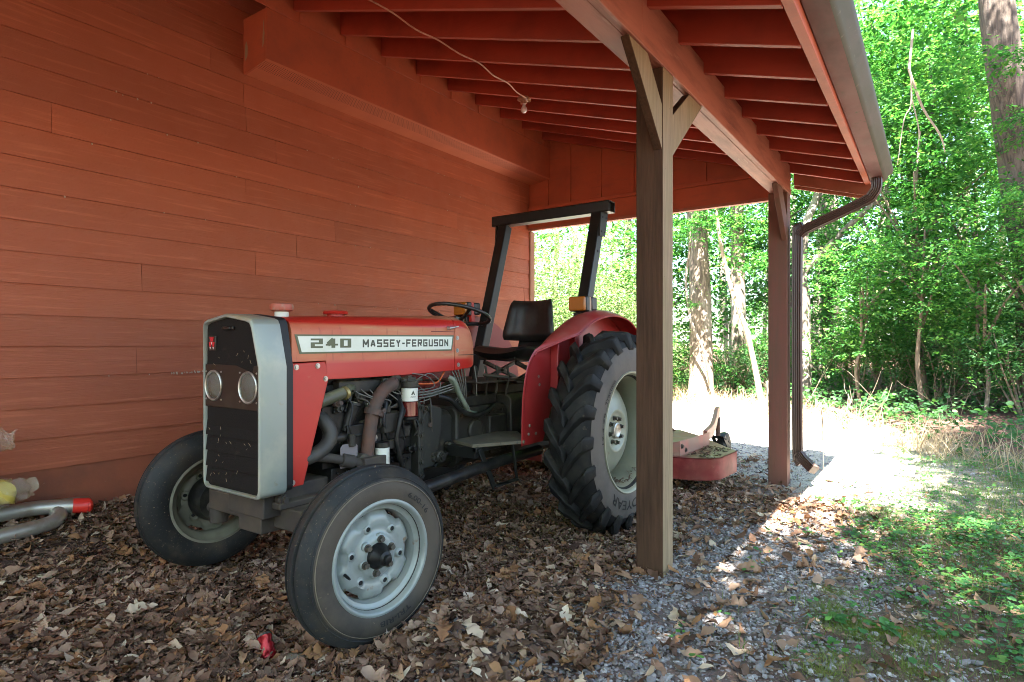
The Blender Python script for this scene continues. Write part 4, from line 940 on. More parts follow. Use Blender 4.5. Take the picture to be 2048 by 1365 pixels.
    rear_wheel(-1.60, 3.62, .640, 1)
    rear_wheel(2*XC+1.60, 3.62, .650, -1)
    return T
make_tractor()

# ------------------------------------------------------------------ rotary mower behind the tractor
def make_mower():
    cx = -2.52; root = empty('rotary_mower', (cx, 5.6, 0)); tag(root, 'faded red rotary cutter deck with a tail wheel sitting behind the tractor', 'mower')
    zb, zt = .085, .265
    half = [(0, 4.88), (.55, 4.88), (.75, 4.90), (.90, 4.935), (1.0, 5.00), (1.055, 5.08), (1.085, 5.47), (.50, 6.22), (.22, 6.48)]
    P = [(cx+a, b) for a, b in half]+[(cx-a, b) for a, b in half[::-1] if a]
    MB().prism(P, 'z', zt-.010, zt).build('deck', M_MOW, root)
    n = len(half); rim = P
    M = MB()
    secs = []
    for (x, y) in rim[:n]+rim[n:]: secs.append([(x, y, zb), (x, y, zt), (x-(x-cx)*.008, y+.006, zt), (x-(x-cx)*.008, y+.006, zb)])
    M.loft(secs); M.build('side_skirt', M_MOW, root, .002)
    def plate(x0, y0, h0, x1, y1, h1, m, nm):
        a, b = Vector((x0, y0, 0)), Vector((x1, y1, 0)); t = (b-a).normalized().cross(Vector((0, 0, 1)))*.006
        vs = [a+Vector((0, 0, zt)), b+Vector((0, 0, zt)), b+Vector((0, 0, zt+h1)), a+Vector((0, 0, zt+h0))]
        return MB().add([v+t for v in vs]+[v-t for v in vs], [(0, 1, 2, 3), (7, 6, 5, 4), (0, 4, 5, 1), (1, 5, 6, 2), (2, 6, 7, 3), (3, 7, 4, 0)]).build(nm, m, root, .002)
    for s in (1, -1):
        px = [(cx+s*.757, 4.95), (cx+s*.800, 5.62)]
        pl = plate(cx+s*.757, 4.95, .125, cx+s*.785, 5.66, .115, M_MOWP, 'stiffener_plate'); b = MB()
        for y, z in ((4.99, .345), (5.08, .30), (5.55, .30), (5.62, .355)): b.hexbolt((cx+s*(.766), y, z), (s, 0, 0), .014, .014)
        b.build('bolt', M_DARKBOLT, pl)
        plate(cx+s*.60, 4.90, .09, cx+s*.757, 4.95, .125, M_MOWP, 'stiffener_plate')
        pp, _ = catmull([Vector(v) for v in ((cx+s*.66, 5.95, .30), (cx+s*.60, 6.35, .31), (cx+s*.55, 6.62, .36), (cx+s*.51, 6.82, .425), (cx+s*.48, 6.99, .435))], 5)
        MB().loft([[p+Vector((i*.022, 0, j*.055)) for i, j in ((-1, -1), (1, -1), (1, 1), (-1, 1))] for p in pp]).build('tail_arm', M_MOWP if s > 0 else M_IRON, root, .003)
    tx = cx+.48
    MB().tube([(tx, 6.99, .16), (tx, 6.99, .37)], .026, 14).tube([(tx, 6.99, .37), (tx, 6.99, .42)], .018, 12).tube([(tx, 6.99, .41), (tx, 6.99, .44)], .022, 8).build('caster_pivot', M_RUST, root)
    M = MB(); M.bar((tx, 6.99, .15), (tx+.02, 7.06, .12), .14, .02)
    for s in (-.065, .065): M.bar((tx+s, 7.0, .15), (tx+s+.02, 7.16, -.02), .012, .06)
    M.build('caster_fork', M_BLK, root, .003)
    MB().lathe([(-.045, .06), (-.05, .12), (-.035, .15), (0, .157), (.035, .15), (.05, .12), (.045, .06)], (tx+.02, 7.15, .03), (1, 0, 0), 36, closed=True).build('tail_wheel', M_RUBB, root)
    M = MB(); M.bx(cx-.2, cx+.2, 5.35, 5.75, zt, zt+.05); M.lathe([(0, .001), (0, .12), (.1, .11), (.16, .07), (.17, .001)], (cx, 5.55, zt+.05), (0, 0, 1), 24); M.cyl((cx, 5.45, zt+.15), (cx, 4.2, .55), .035, 12); M.build('gearbox', M_IRON, root, .005)
    for s in (1, -1):
        MB().bar((cx+s*.35, 5.0, zt), (cx+s*.10, 5.05, .78), .06, .014).bar((cx+s*.10, 5.05, .78), (cx+s*.18, 6.4, zt), .05, .012).build('hitch_mast', M_MOW, root, .003)
        MB().bar((cx+s*.38, 5.0, .30), (cx+s*.30, 3.8, .42), .022, .07).build('lift_arm', M_IRON, root, .003)
    lf = MB()
    for q in range(110):
        a = random.uniform(.80, 1.03); y = random.uniform(5.0, 5.55)+(0 if a < 1 else 0); c = Vector((cx+a, y, zt+random.uniform(.002, .012))); 
        d = Vector((random.uniform(-1, 1), random.uniform(-1, 1), random.uniform(-.15, .25))).normalized()*random.uniform(.012, .035); e = d.cross(Vector((0, 0, 1))).normalized()*random.uniform(.003, .013)
        lf.add([c-d, c+e, c+d, c-e+Vector((0, 0, .006))], [(0, 1, 2, 3)])
    lf.build('leaf_debris', pmat('deck_leaf_debris', (.09, .05, .03), .8), root)['kind'] = 'stuff'
make_mower()

# ------------------------------------------------------------------ bits along the wall
def gz(x, y): return float(ground_h(x, y))
def make_pipes():
    r = .040
    p = [(-4.06, .70), (-4.08, 1.0), (-4.09, 1.25), (-4.03, 1.43)]
    pts = [Vector((x, y, gz(x, y)+.085+.02*(1.5-y))) for x, y in p]
    root = MB().tube(pts, r, 18, smooth_n=6).build('exhaust_tailpipe', M_MUFF); tag(root, 'straight dull silver exhaust pipe with a red capped end lying along the wall', 'pipe', 'exhaust pipes by the wall')
    a, b = pts[-1], pts[-1]+(pts[-1]-pts[-2]).normalized()*.055
    c = MB().tube([a-(b-a)*.3, b], r*1.06, 16); c.ball(b, r*1.03, 14, 8, (1, .6, 1)); c.build('end_cap', M_REDTAPE, root)
    q = [(-3.93, .55, .05), (-3.94, .85, .05), (-3.95, 1.1, .055), (-3.965, 1.27, .055), (-4.0, 1.335, .06), (-4.06, 1.345, .07), (-4.10, 1.36, .075), (-4.12, 1.45, .07), (-4.13, 1.52, .06)]
    t = MB().tube([Vector((x, y, gz(x, y)+z)) for x, y, z in q], r*.98, 18, smooth_n=6).build('exhaust_bend', M_MUFF); tag(t, 'bent dull silver exhaust pipe lying below the red capped one', 'pipe', 'exhaust pipes by the wall')
make_pipes()
def bundle(name, label, core, cpts, rad_, tip):
    root = empty(name, cpts[0]); tag(root, label, 'bag', 'wrapped bundles by the wall')
    M = MB(); M.tube(cpts, rad_, 16, smooth_n=4); 
    M.v = [(x+.008*math.sin(z*60+y*31), y+.010*math.sin(x*70+z*23), z+.010*math.sin(y*55+x*41)) for x, y, z in M.v]
    M.build('wrapped_bundle', core, root, ang=80)
    W = MB(); pts = [Vector(p) for p in cpts]; W.tube(pts+[pts[-1]+Vector(tip)*.45, pts[-1]+Vector(tip)*.8, pts[-1]+Vector(tip)], [q*1.10 for q in rad_]+[rad_[-1]*.95, rad_[-1]*.6, rad_[-1]*.85], 18, smooth_n=4)
    W.v = [(x+.010*math.sin(z*74+y*51+1), y+.012*math.sin(x*93+z*37), z+.010*math.sin(y*83+x*61)) for x, y, z in W.v]
    W.build('plastic_wrap', M_WRAP, root, ang=80)
g0 = gz(-4.05, 1.0)
bundle('yellow_bag', 'clear plastic bag with a yellow roll inside resting on the silver pipes', M_BUNDY, [(-4.04, .72, g0+.20), (-4.05, .95, g0+.215), (-4.05, 1.14, g0+.225)], [.075, .075, .062], (-.005, .09, .01))
bundle('white_bag', 'clear plastic bag with a white roll inside propped above the yellow one', M_BUNDW, [(-4.02, .45, g0+.0), (-4.02, .72, g0+.36), (-4.01, .97, g0+.50), (-4.0, 1.03, g0+.515)], [.09, .09, .08, .062], (.01, .10, -.015))
def make_can():
    x, y = -2.19, 1.43; z = gz(x, y)+.028; root = empty('crushed_can', (x, y, z)); tag(root, 'crushed red drink can in the dead leaves by the near front wheel', 'can')
    ax = (-.55, .15, .75); M = MB().lathe([(-.05, .001), (-.05, .024), (-.042, .031), (-.03, .030), (-.012, .024), (0, .029), (.014, .022), (.03, .029), (.040, .031)], (x, y, z), ax, 28, rfun=lambda a, h, r: r*(1+.13*math.sin(2*a+h*40)))
    M.build('can_body', M_CANR, root, ang=60)
    MB().lathe([(.040, .031), (.048, .026), (.050, .0255), (.046, .023), (.046, .001)], (x, y, z), ax, 28).build('can_lid', M_CANM, root)
make_can()
def stone(name, label, x, y, s, sc=(1, .8, .6)):
    M = MB().ball((x, y, gz(x, y)+s*.35), s, 16, 10, sc)
    M.v = [(a+s*.12*math.sin(b*40/s*.05+c*9), b+s*.10*math.sin(a*50/s*.05), c+s*.08*math.sin((a+b)*60/s*.05)) for a, b, c in M.v]
    tag(M.build(name, M_STONE, ang=70), label, 'stone')
stone('stone', 'rounded brown stone half buried in leaves beside the crushed can', -2.05, 1.46, .045)

# ------------------------------------------------------------------ ground
def axis_pts(a, b, near0, near1, fine, growth=1.18):
    c = list(np.arange(near0, near1+1e-6, fine)); st = fine
    while c[-1] < b: st = min(st*growth, 6); c.append(c[-1]+st)
    st = fine; L = []; q = near0
    while q > a: st = min(st*growth, 6); q -= st; L.append(q)
    return np.array(L[::-1]+c)
def zone(x, y):
    """grass, gravel weights"""
    wob = .25*np.sin(x*3.1+y*1.7)+.18*np.sin(y*4.3-x*2.2+1)+.1*np.sin(x*9+y*8)
    grass = sstep(-.75, .0, x+wob*.7-.10*(y-3.0)*0)*sstep(2.2, 3.0, y+wob)*sstep(10.5, 8.5, y+.9*x)
    lane = sstep(5.0, 6.0, y+.25*x+wob*.5)
    grass = np.maximum(grass*(1-.85*lane*sstep(1.6, .3, x+.1*np.sin(y*6))), 0)*.8
    gravel = np.exp(-((x+.80+.03*(y-3)+wob*.3)/.60)**2)*sstep(1.0, 1.9, y)*sstep(5.6, 4.3, y)*(1-.55*np.exp(-(((x+.35)/.4)**2+((y-2.35)/.35)**2)))
    return grass, gravel, lane
def make_ground():
    X = axis_pts(-70, 70, -5.0, 1.6, .055); Y = axis_pts(-40, 90, .3, 8.0, .055)
    gx, gy = np.meshgrid(X, Y, indexing='xy'); h = ground_h(gx, gy)
    h = h+.006*rng.standard_normal(h.shape)*(np.abs(gx+1.7) < 4)
    V = np.stack([gx, gy, h], -1).reshape(-1, 3); nx, ny = len(X), len(Y)
    i = np.arange(ny-1)[:, None]*nx+np.arange(nx-1)[None, :]
    F = np.stack([i, i+1, i+nx+1, i+nx], -1).reshape(-1, 4)
    m, nt, out = mk('ground_soil')
    b = N(nt, 'ShaderNodeBsdfPrincipled'); b.inputs['Roughness'].default_value = .9; b.inputs['Specular IOR Level'].default_value = .2
    at_ = N(nt, 'ShaderNodeVertexColor'); at_.layer_name = 'zone'; s = N(nt, 'ShaderNodeSeparateColor'); nt.links.new(at_.outputs[0], s.inputs[0])
    soil = mixc(nt, mrange(nt, noise(nt, 3), .35, .65), (.105, .060, .048), (.19, .100, .076))
    soil = mixc(nt, mrange(nt, noise(nt, 45), .45, .62), soil, (.06, .038, .028))
    soil = mixc(nt, mrange(nt, noise(nt, 120), .58, .70), soil, (.26, .20, .16))
    grav = mixc(nt, mrange(nt, noise(nt, 70), .35, .65), (.13, .11, .105), (.25, .235, .24))
    lane = mixc(nt, mrange(nt, noise(nt, 9), .35, .65), (.50, .455, .40), (.41, .365, .31))
    lane = mixc(nt, mrange(nt, noise(nt, 90), .5, .66), lane, (.20, .17, .13))
    gr = mixc(nt, mrange(nt, noise(nt, 30), .4, .6), (.075, .085, .03), (.10, .075, .045))
    tcx = N(nt, 'ShaderNodeTexCoord'); sx = N(nt, 'ShaderNodeSeparateXYZ'); nt.links.new(tcx.outputs['Object'], sx.inputs[0])
    lane = mixc(nt, mrange(nt, sx.outputs['X'], -1.0, .4), lane, mixc(nt, mrange(nt, noise(nt, 5), .35, .65), (.24, .20, .15), (.15, .13, .085)))      # worn track turns to thin turf away from the shed
    c = mixc(nt, mul(nt, s.outputs[1], .55), soil, grav); c = mixc(nt, s.outputs[2], c, lane); c = mixc(nt, mul(nt, s.outputs[0], .6), c, gr)
    nt.links.new(c, b.inputs['Base Color'])
    bn = N(nt, 'ShaderNodeBump'); bn.inputs['Strength'].default_value = .8; bn.inputs['Distance'].default_value = .02; nt.links.new(noise(nt, 55, I3, 6, .7), bn.inputs['Height']); nt.links.new(bn.outputs[0], b.inputs['Normal'])
    nt.links.new(b.outputs[0], out.inputs[0])
    o = np_obj('ground', V, F, m); o['kind'] = 'structure'
    g, gv, ln = zone(gx, gy); wood = sstep(.3, 1.2, (gy-9.1)+(gx-.2)*.98)
    col = np.stack([g*(1-wood), gv, ln*(1-wood)*sstep(-9, -6, gx), np.ones_like(g)], -1).reshape(-1, 4).astype(np.float32)
    a = o.data.color_attributes.new('zone', 'FLOAT_COLOR', 'POINT'); a.data.foreach_set('color', col.ravel())
make_ground()

# ------------------------------------------------------------------ bulk scatter helpers
def rot_mats(yaw, pitch, roll):
    cy, sy, cp, sp, cr, sr = np.cos(yaw), np.sin(yaw), np.cos(pitch), np.sin(pitch), np.cos(roll), np.sin(roll)
    R = np.empty((len(yaw), 3, 3))
    R[:, 0, 0] = cy*cp; R[:, 0, 1] = cy*sp*sr-sy*cr; R[:, 0, 2] = cy*sp*cr+sy*sr
    R[:, 1, 0] = sy*cp; R[:, 1, 1] = sy*sp*sr+cy*cr; R[:, 1, 2] = sy*sp*cr-cy*sr
    R[:, 2, 0] = -sp; R[:, 2, 1] = cp*sr; R[:, 2, 2] = cp*cr
    return R
def stamp(tv, tf, pos, R, scale):
    """copies of a template (n, m, 3) or (m, 3) at pos with rotations R and scales"""
    n = len(pos); tv = np.broadcast_to(tv, (n,)+tv.shape[-2:]) if tv.ndim == 2 else tv
    sc = scale[:, None, None] if np.ndim(scale) == 1 else scale[:, None, :]
    V = np.einsum('nij,nmj->nmi', R, tv*sc)+pos[:, None, :]
    m = tv.shape[1]; F = tf[None]+(np.arange(n)*m)[:, None, None]
    return V.reshape(-1, 3), F.reshape(-1, tf.shape[1])
def join(parts):
    Vs, Fs, o = [], [], 0
    for V, F in parts: Vs.append(V); Fs.append(F+o); o += len(V)
    return np.concatenate(Vs), np.concatenate(Fs)
def litter_leaves(n, widths, xs=None):
    """n curled dead leaves: spine plus two scalloped edges"""
    k = len(widths); xs = np.linspace(-.5, .5, k) if xs is None else np.asarray(xs); w = np.asarray(widths)
    w = w[None]*(1+.25*rng.standard_normal((n, k))*.6); wr = np.asarray(widths)[None]*(1+.25*rng.standard_normal((n, k))*.6)
    V = np.zeros((n, k*3, 3)); V[:, :, 0] = np.tile(xs, 3)
    V[:, k:2*k, 1] = w; V[:, 2*k:, 1] = -wr
    V[:, k:, 0] += np.sign(np.tile(xs, 2))*.05*np.tile(np.asarray(widths) > .2, 2)
    c1 = rng.uniform(-.7, 1.1, (n, 1)); c2 = rng.uniform(-.5, 1.9, (n, 1)); c3 = rng.uniform(-.5, .5, (n, 1)); tw = rng.uniform(-.6, .6, (n, 1))
    V[:, :, 2] = c1*(V[:, :, 0]**2-.1)+c2*V[:, :, 1]**2*1.6+c3*V[:, :, 0]**3+tw*V[:, :, 0]*V[:, :, 1]+.03*rng.standard_normal((n, k*3))
    F = []
    for i in range(k-1): F += [(i, i+1, k+i+1, k+i), (i+1, i, 2*k+i, 2*k+i+1)]
    return V, np.array(F)
OAK = [.012, .03, .09, .10, .05, .16, .22, .17, .08, .20, .27, .22, .11, .19, .20, .10, .02]
OAK2 = [.012, .05, .12, .16, .13, .20, .25, .21, .17, .22, .19, .11, .02]
MAPLE = [.02, .30, .16, .42, .20, .30, .07, .02]
OVAL = [.01, .13, .21, .23, .19, .11, .01]
BEECH = [.01, .10, .17, .19, .17, .12, .06, .005]
NARROW = [.01, .06, .09, .10, .08, .05, .005]
def in_view(x, y, z=0., m=260):
    px, py, d = proj(x, y, z); return (d > .35) & (px > -m) & (px < 2048+m) & (py < 1365+m)
def scatter(n, x0, x1, y0, y1, dens, m=260):
    out = []; tot = 0
    while tot < n:
        x = rng.uniform(x0, x1, n*3); y = rng.uniform(y0, y1, n*3)
        ok = (rng.random(n*3) < dens(x, y)) & in_view(x, y, 0., m); p = np.stack([x[ok], y[ok]], 1); out.append(p); tot += len(p)
    return np.concatenate(out)[:n]
LITTER = [(0, (.07, .040, .028)), (.18, (.17, .095, .062)), (.36, (.28, .178, .12)), (.5, (.115, .066, .045)), (.66, (.37, .26, .19)), (.78, (.22, .108, .055)), (.9, (.30, .16, .075)), (.96, (.47, .37, .27)), (1, (.56, .45, .33))]
M_LITTER = leaf_mat('dead_leaf', LITTER, .12, .75, (1.3, 1.0, .6), .25)
def make_litter():
    def dens(x, y):
        g, gv, ln = zone(x, y)
        d = np.clip(sstep(-.95, -1.75, x+.12*np.sin(y*5)+.1*np.sin(x*7+y*3)), .0, 1)*(.35+.65*sstep(5.5, 2.5, y))
        d = np.maximum(d, .40*np.exp(-(((x+.9)/.5)**2+((y-4.9)/.6)**2)))
        d = np.maximum(d, 1.0*np.exp(-(((x+1.5)/.38)**2+((y-1.75)/.5)**2)))
        d = np.maximum(d, .04*(y < 7)); d = np.maximum(d, .10*gv)
        d = d*(1-.8*ln)
        return d
    parts = []
    for widths, n, s0, s1 in ((OAK, 1500, .075, .15), (OAK2, 2200, .06, .13), (OVAL, 3600, .045, .105), (BEECH, 6000, .045, .115), (NARROW, 9000, .025, .09), (OVAL, 22000, .010, .030), (BEECH, 9000, .02, .045)):
        n = int(n*1.3); p = scatter(n, -4.25, 1.4, -.1, 7.5, dens, 800); sc = rng.uniform(s0, s1, n); far = sstep(3.0, 6, p[:, 1])
        V, F = litter_leaves(n, widths)
        lift = np.abs(rng.normal(0, .014, n))+.006+.045*rng.random(n)*np.exp(-(((p[:, 0]+1.5)/.36)**2+((p[:, 1]-1.75)/.45)**2))
        pos = np.stack([p[:, 0], p[:, 1], ground_h(p[:, 0], p[:, 1])+lift+sc*.03], 1)
        R = rot_mats(rng.uniform(0, 2*PI, n), rng.normal(0, .27, n), rng.normal(0, .27, n))
        parts.append(stamp(V, F, pos, R, sc))
    V, F = join(parts); o = np_obj('leaf_litter', V, F, M_LITTER); o['kind'] = 'stuff'
make_litter()
def make_gravel():
    t = (1+5**.5)/2
    iv = np.array([(-1, t, 0), (1, t, 0), (-1, -t, 0), (1, -t, 0), (0, -1, t), (0, 1, t), (0, -1, -t), (0, 1, -t), (t, 0, -1), (t, 0, 1), (-t, 0, -1), (-t, 0, 1)])/1.9
    tf = np.array([(0, 11, 5), (0, 5, 1), (0, 1, 7), (0, 7, 10), (0, 10, 11), (1, 5, 9), (5, 11, 4), (11, 10, 2), (10, 7, 6), (7, 1, 8), (3, 9, 4), (3, 4, 2), (3, 2, 6), (3, 6, 8), (3, 8, 9), (4, 9, 5), (2, 4, 11), (6, 2, 10), (8, 6, 7), (9, 8, 1)])
    def dens(x, y):
        g, gv, ln = zone(x, y); return np.clip(gv+.07*(x < .3)*(x > -2.3)*(y < 6)*(1-g)+.12*ln*(x > -3)*(y < 9), 0, 1)
    m, nt, out = mk('gravel_stone'); b = N(nt, 'ShaderNodeBsdfPrincipled'); b.inputs['Roughness'].default_value = .8
    c = island_ramp(nt, [(0, (.13, .125, .135)), (.3, (.21, .205, .225)), (.55, (.30, .29, .31)), (.75, (.17, .14, .125)), (.9, (.37, .36, .37)), (1, (.44, .42, .42))])
    nt.links.new(mixc(nt, mrange(nt, noise(nt, 80), .45, .7), c, (.18, .14, .11)), b.inputs['Base Color']); nt.links.new(b.outputs[0], out.inputs[0])
    parts = []
    for n, s0, s1 in ((9500, .006, .0125), (24000, .003, .0075), (520, .012, .022)):
        p = scatter(n, -2.6, 1.4, .9, 8.5, dens); sc = rng.uniform(s0, s1, n)
        tv = iv[None]*(1+.28*rng.standard_normal((n, 12, 1))); s3 = np.stack([sc*rng.uniform(.8, 1.6, n), sc, sc*rng.uniform(.45, .8, n)], 1)
        pos = np.stack([p[:, 0], p[:, 1], ground_h(p[:, 0], p[:, 1])+sc*.25], 1)
        parts.append(stamp(tv, tf, pos, rot_mats(rng.uniform(0, 2*PI, n), rng.normal(0, .25, n), rng.normal(0, .25, n)), s3))
    V, F = join(parts); o = np_obj('gravel', V, F, m, smooth=False); o['kind'] = 'stuff'
make_gravel()
def make_twigs():
    p = scatter(260, -4.1, .6, .9, 6.5, lambda x, y: .2+.8*(x < -1.2)); M = MB()
    for x, y in p:
        z = gz(x, y)+random.uniform(.008, .03); a = random.uniform(0, 6.28); l = random.uniform(.03, .15); d = Vector((math.cos(a), math.sin(a), random.uniform(-.05, .12)))*l; k = Vector((random.uniform(-.1, .1), random.uniform(-.1, .1), .03))*l
        M.tube([Vector((x, y, z)), Vector((x, y, z))+d*.5+k, Vector((x, y, z))+d], [.0028, .0024, .0014], 5)
    M.build('twigs', pmat('twig_bark', (.12, .08, .055), .9), None)['kind'] = 'stuff'
make_twigs()
# green leaf template: folded, pointed
LV = np.array([(0, 0, 0), (.30, .26, .05), (.68, .20, .04), (1, 0, -.06), (.68, -.20, .04), (.30, -.26, .05)], float); LF = np.array([(0, 1, 2, 3), (0, 3, 4, 5)])
RV = np.array([(0, 0, 0), (.15, .42, .05), (.7, .46, .02), (1, 0, -.03), (.7, -.46, .02), (.15, -.42, .05)], float)
GREENS = [(0, (.022, .085, .028)), (.35, (.042, .14, .038)), (.65, (.068, .185, .045)), (.9, (.105, .23, .055)), (1, (.17, .26, .07))]
M_LEAF = leaf_mat('green_leaf', GREENS, .52, .55, (1.2, 1.5, .75), .2)
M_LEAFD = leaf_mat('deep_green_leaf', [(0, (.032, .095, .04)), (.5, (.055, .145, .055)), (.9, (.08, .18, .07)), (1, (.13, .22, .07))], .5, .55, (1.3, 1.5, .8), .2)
M_LEAFP = leaf_mat('pale_green_leaf', [(0, (.06, .11, .04)), (.5, (.10, .155, .06)), (.85, (.14, .19, .09)), (1, (.22, .22, .14))], .5, .6, (1.2, 1.3, .8), .2)
M_CLOVER = leaf_mat('ground_cover_leaf', [(0, (.03, .10, .03)), (.5, (.055, .17, .045)), (.9, (.09, .23, .05)), (1, (.20, .30, .06))], .35)
M_DRY = leaf_mat('dry_grass_blade', [(0, (.26, .19, .11)), (.5, (.40, .31, .19)), (1, (.50, .42, .28))], .2, .7, (1.1, 1, .8))
M_BLADE = leaf_mat('grass_blade', [(0, (.04, .10, .02)), (.6, (.08, .17, .03)), (1, (.20, .22, .08))], .3)
def make_cover():
    def dens(x, y):
        g, gv, ln = zone(x, y); cl = .5+.5*np.sin(x*5.3+np.sin(y*3.1)*2)*np.sin(y*4.1+x*1.3)
        return np.clip(g*(.12+.88*cl**1.6)*sstep(2.6, 3.6, y+.8*x), 0, 1)+.012*(x > -.9)
    n = 2300; p = scatter(n, -1.6, 2.6, 1.2, 9.0, dens); parts = []
    for k in range(5):
        a = rng.uniform(0, 2*PI, n); r = rng.uniform(.005, .045, n); hgt = rng.uniform(.015, .06, n)
        pos = np.stack([p[:, 0]+r*np.cos(a), p[:, 1]+r*np.sin(a), ground_h(p[:, 0], p[:, 1])+hgt], 1)
        parts.append(stamp(RV, LF, pos, rot_mats(a, rng.normal(0, .25, n), rng.normal(0, .25, n)), rng.uniform(.011, .027, n)*rng.choice([.6, 1, 1.3], n)))
    V, F = join(parts); o = np_obj('ground_cover', V, F, M_CLOVER); o['kind'] = 'stuff'
    # short grass
    n = 22000; p = scatter(n, -1.8, 3.2, 1.5, 10, lambda x, y: np.clip(zone(x, y)[0]*(.3+.7*(np.sin(x*4+1)*np.sin(y*3.3) > .0))+.75*sstep(-.7, .5, x)*sstep(4.6, 5.6, y)*sstep(9.6, 8.2, y+.9*x)*(.25+.75*(np.sin(x*3+y)*np.sin(y*2.3-x) > -.2))+.02*(y > 5), 0, 1))
    bv = np.array([(0, -.02, 0), (0, .02, 0), (.10, .014, .6), (.10, -.014, .6), (.32, .002, 1), (.32, -.002, 1)]); bf = np.array([(0, 1, 2, 3), (3, 2, 4, 5)])
    pos = np.stack([p[:, 0], p[:, 1], ground_h(p[:, 0], p[:, 1])], 1)
    V, F = stamp(bv, bf, pos, rot_mats(rng.uniform(0, 2*PI, n), rng.normal(0, .35, n), rng.normal(0, .3, n)), rng.uniform(.02, .075, n)); o = np_obj('grass', V, F, M_BLADE); o['kind'] = 'stuff'
    # moss tufts
    n = 11000; cs = np.array([(-.40, 3.15), (-.33, 3.02), (-.28, 2.9), (-.42, 3.4), (-.12, 2.95), (-.3, 2.62), (-.06, 3.1), (-.34, 2.48), (-.08, 2.7), (-.2, 2.98)]); c = cs[rng.integers(0, len(cs), n)]; p = c+rng.normal(0, .055, (n, 2))*np.array([1.2, .9])
    pos = np.stack([p[:, 0], p[:, 1], ground_h(p[:, 0], p[:, 1])+.004], 1)
    V, F = stamp(bv, bf, pos, rot_mats(rng.uniform(0, 2*PI, n), rng.normal(0, .5, n), rng.normal(0, .5, n)), rng.uniform(.012, .026, n))
    o = np_obj('moss', V, F, leaf_mat('moss_green', [(0, (.09, .14, .015)), (.6, (.16, .22, .03)), (1, (.24, .28, .05))], .2)); o['kind'] = 'stuff'
    # tall dry grass along the edge of the woods
    def dd(x, y): e = (y-9.1)+(x-.2)*.98; return np.exp(-((e+.1)/.55)**2)*(.3+.7*(np.sin(x*2.3)*np.sin(y*1.9+1) > -.2))
    n = 3600; p = scatter(n, -7, 1.2, 7.5, 16, dd); pos = np.stack([p[:, 0], p[:, 1], ground_h(p[:, 0], p[:, 1])], 1)
    bd = bv.copy(); bd[:, 0] *= 1.8; bd[:, 1] *= .55
    V, F = stamp(bd, bf, pos, rot_mats(rng.uniform(0, 2*PI, n), rng.normal(0, .45, n), rng.normal(0, .4, n)), rng.uniform(.12, .46, n)); o = np_obj('dry_grass', V, F, M_DRY); o['kind'] = 'stuff'
make_cover()

# ------------------------------------------------------------------ woods
def sprays(c, n_leaf, leaf, spread, flat=.10, tmpl=LV, droop=.15):
    """leafy twigs: c (k,3) centres, each carries n_leaf leaves in a flattish layer"""
    k = len(c); n = k*n_leaf
    dirs = rng.uniform(0, 2*PI, k); tl = rng.uniform(-.35, .35, k)
    t = rng.uniform(-.5, 1, (k, n_leaf)); side = rng.normal(0, .22, (k, n_leaf))
    dx, dy = np.cos(dirs)[:, None], np.sin(dirs)[:, None]
    sp = spread*rng.uniform(.6, 1.4, k)[:, None]
    P = np.stack([c[:, 0:1]+(dx*t-dy*side)*sp, c[:, 1:2]+(dy*t+dx*side)*sp, c[:, 2:3]+(tl[:, None]*t-droop*t*t+rng.normal(0, flat, (k, n_leaf)))*sp], -1).reshape(-1, 3)
    yaw = np.repeat(dirs, n_leaf)+np.sign(side).ravel()*rng.uniform(.2, 1.3, n)
    R = rot_mats(yaw, rng.normal(.25, .35, n), rng.normal(0, .45, n))
    return stamp(tmpl, LF, P, R, leaf*rng.uniform(.4, 1.0, n)*np.repeat(rng.choice([.75, 1.0, 1.45], k), n_leaf))
def clumpy(k, rx, ry, rz, nc=26, shell=.45):
    """points in an uneven crown volume made of overlapping clumps"""
    cc = rng.normal(0, 1, (nc, 3)); cc /= np.linalg.norm(cc, axis=1)[:, None]; cc *= rng.uniform(shell, 1, (nc, 1))
    i = rng.integers(0, nc, k); p = cc[i]+rng.normal(0, .17, (k, 3))*rng.uniform(.6, 1.5, (nc, 1))[i]
    return p*np.array([rx, ry, rz])
def trunk_mb(pts, r, seg=14, rough=.05, flare=.0):
    pts = [Vector(p) for p in pts]; pp, rs = catmull(pts, 7, r); n = len(pp); M = MB(); t0 = random.uniform(0, 6)
    secs = []
    for i, c in enumerate(pp):
        t = (pp[min(i+1, n-1)]-pp[max(i-1, 0)]).normalized(); u = Vector((1, 0, 0)); u = (u-t*u.dot(t)).normalized(); w = t.cross(u)
        f = 1+flare*math.exp(-i/3.0)
        secs.append([c+(u*math.cos(2*PI*k/seg)+w*math.sin(2*PI*k/seg))*rs[i]*f*(1+rough*math.sin(3*2*PI*k/seg+t0+i*.15)+rough*.8*math.sin(5*2*PI*k/seg+i*.4+t0)+flare*.35*math.exp(-i/2.5)*math.sin(5*2*PI*k/seg+t0)) for k in range(seg)])
    M.loft(secs); return M
def bark(name, a, b, c, sc=(9, 9, 1.6)):
    return pmat(name, a, .9, var=[(b, 2.4, .42, .62, sc), (c, 1.1, .52, .68, (1, 1, .6))], bump=(5, .9, (7, 7, 1.2), .03))
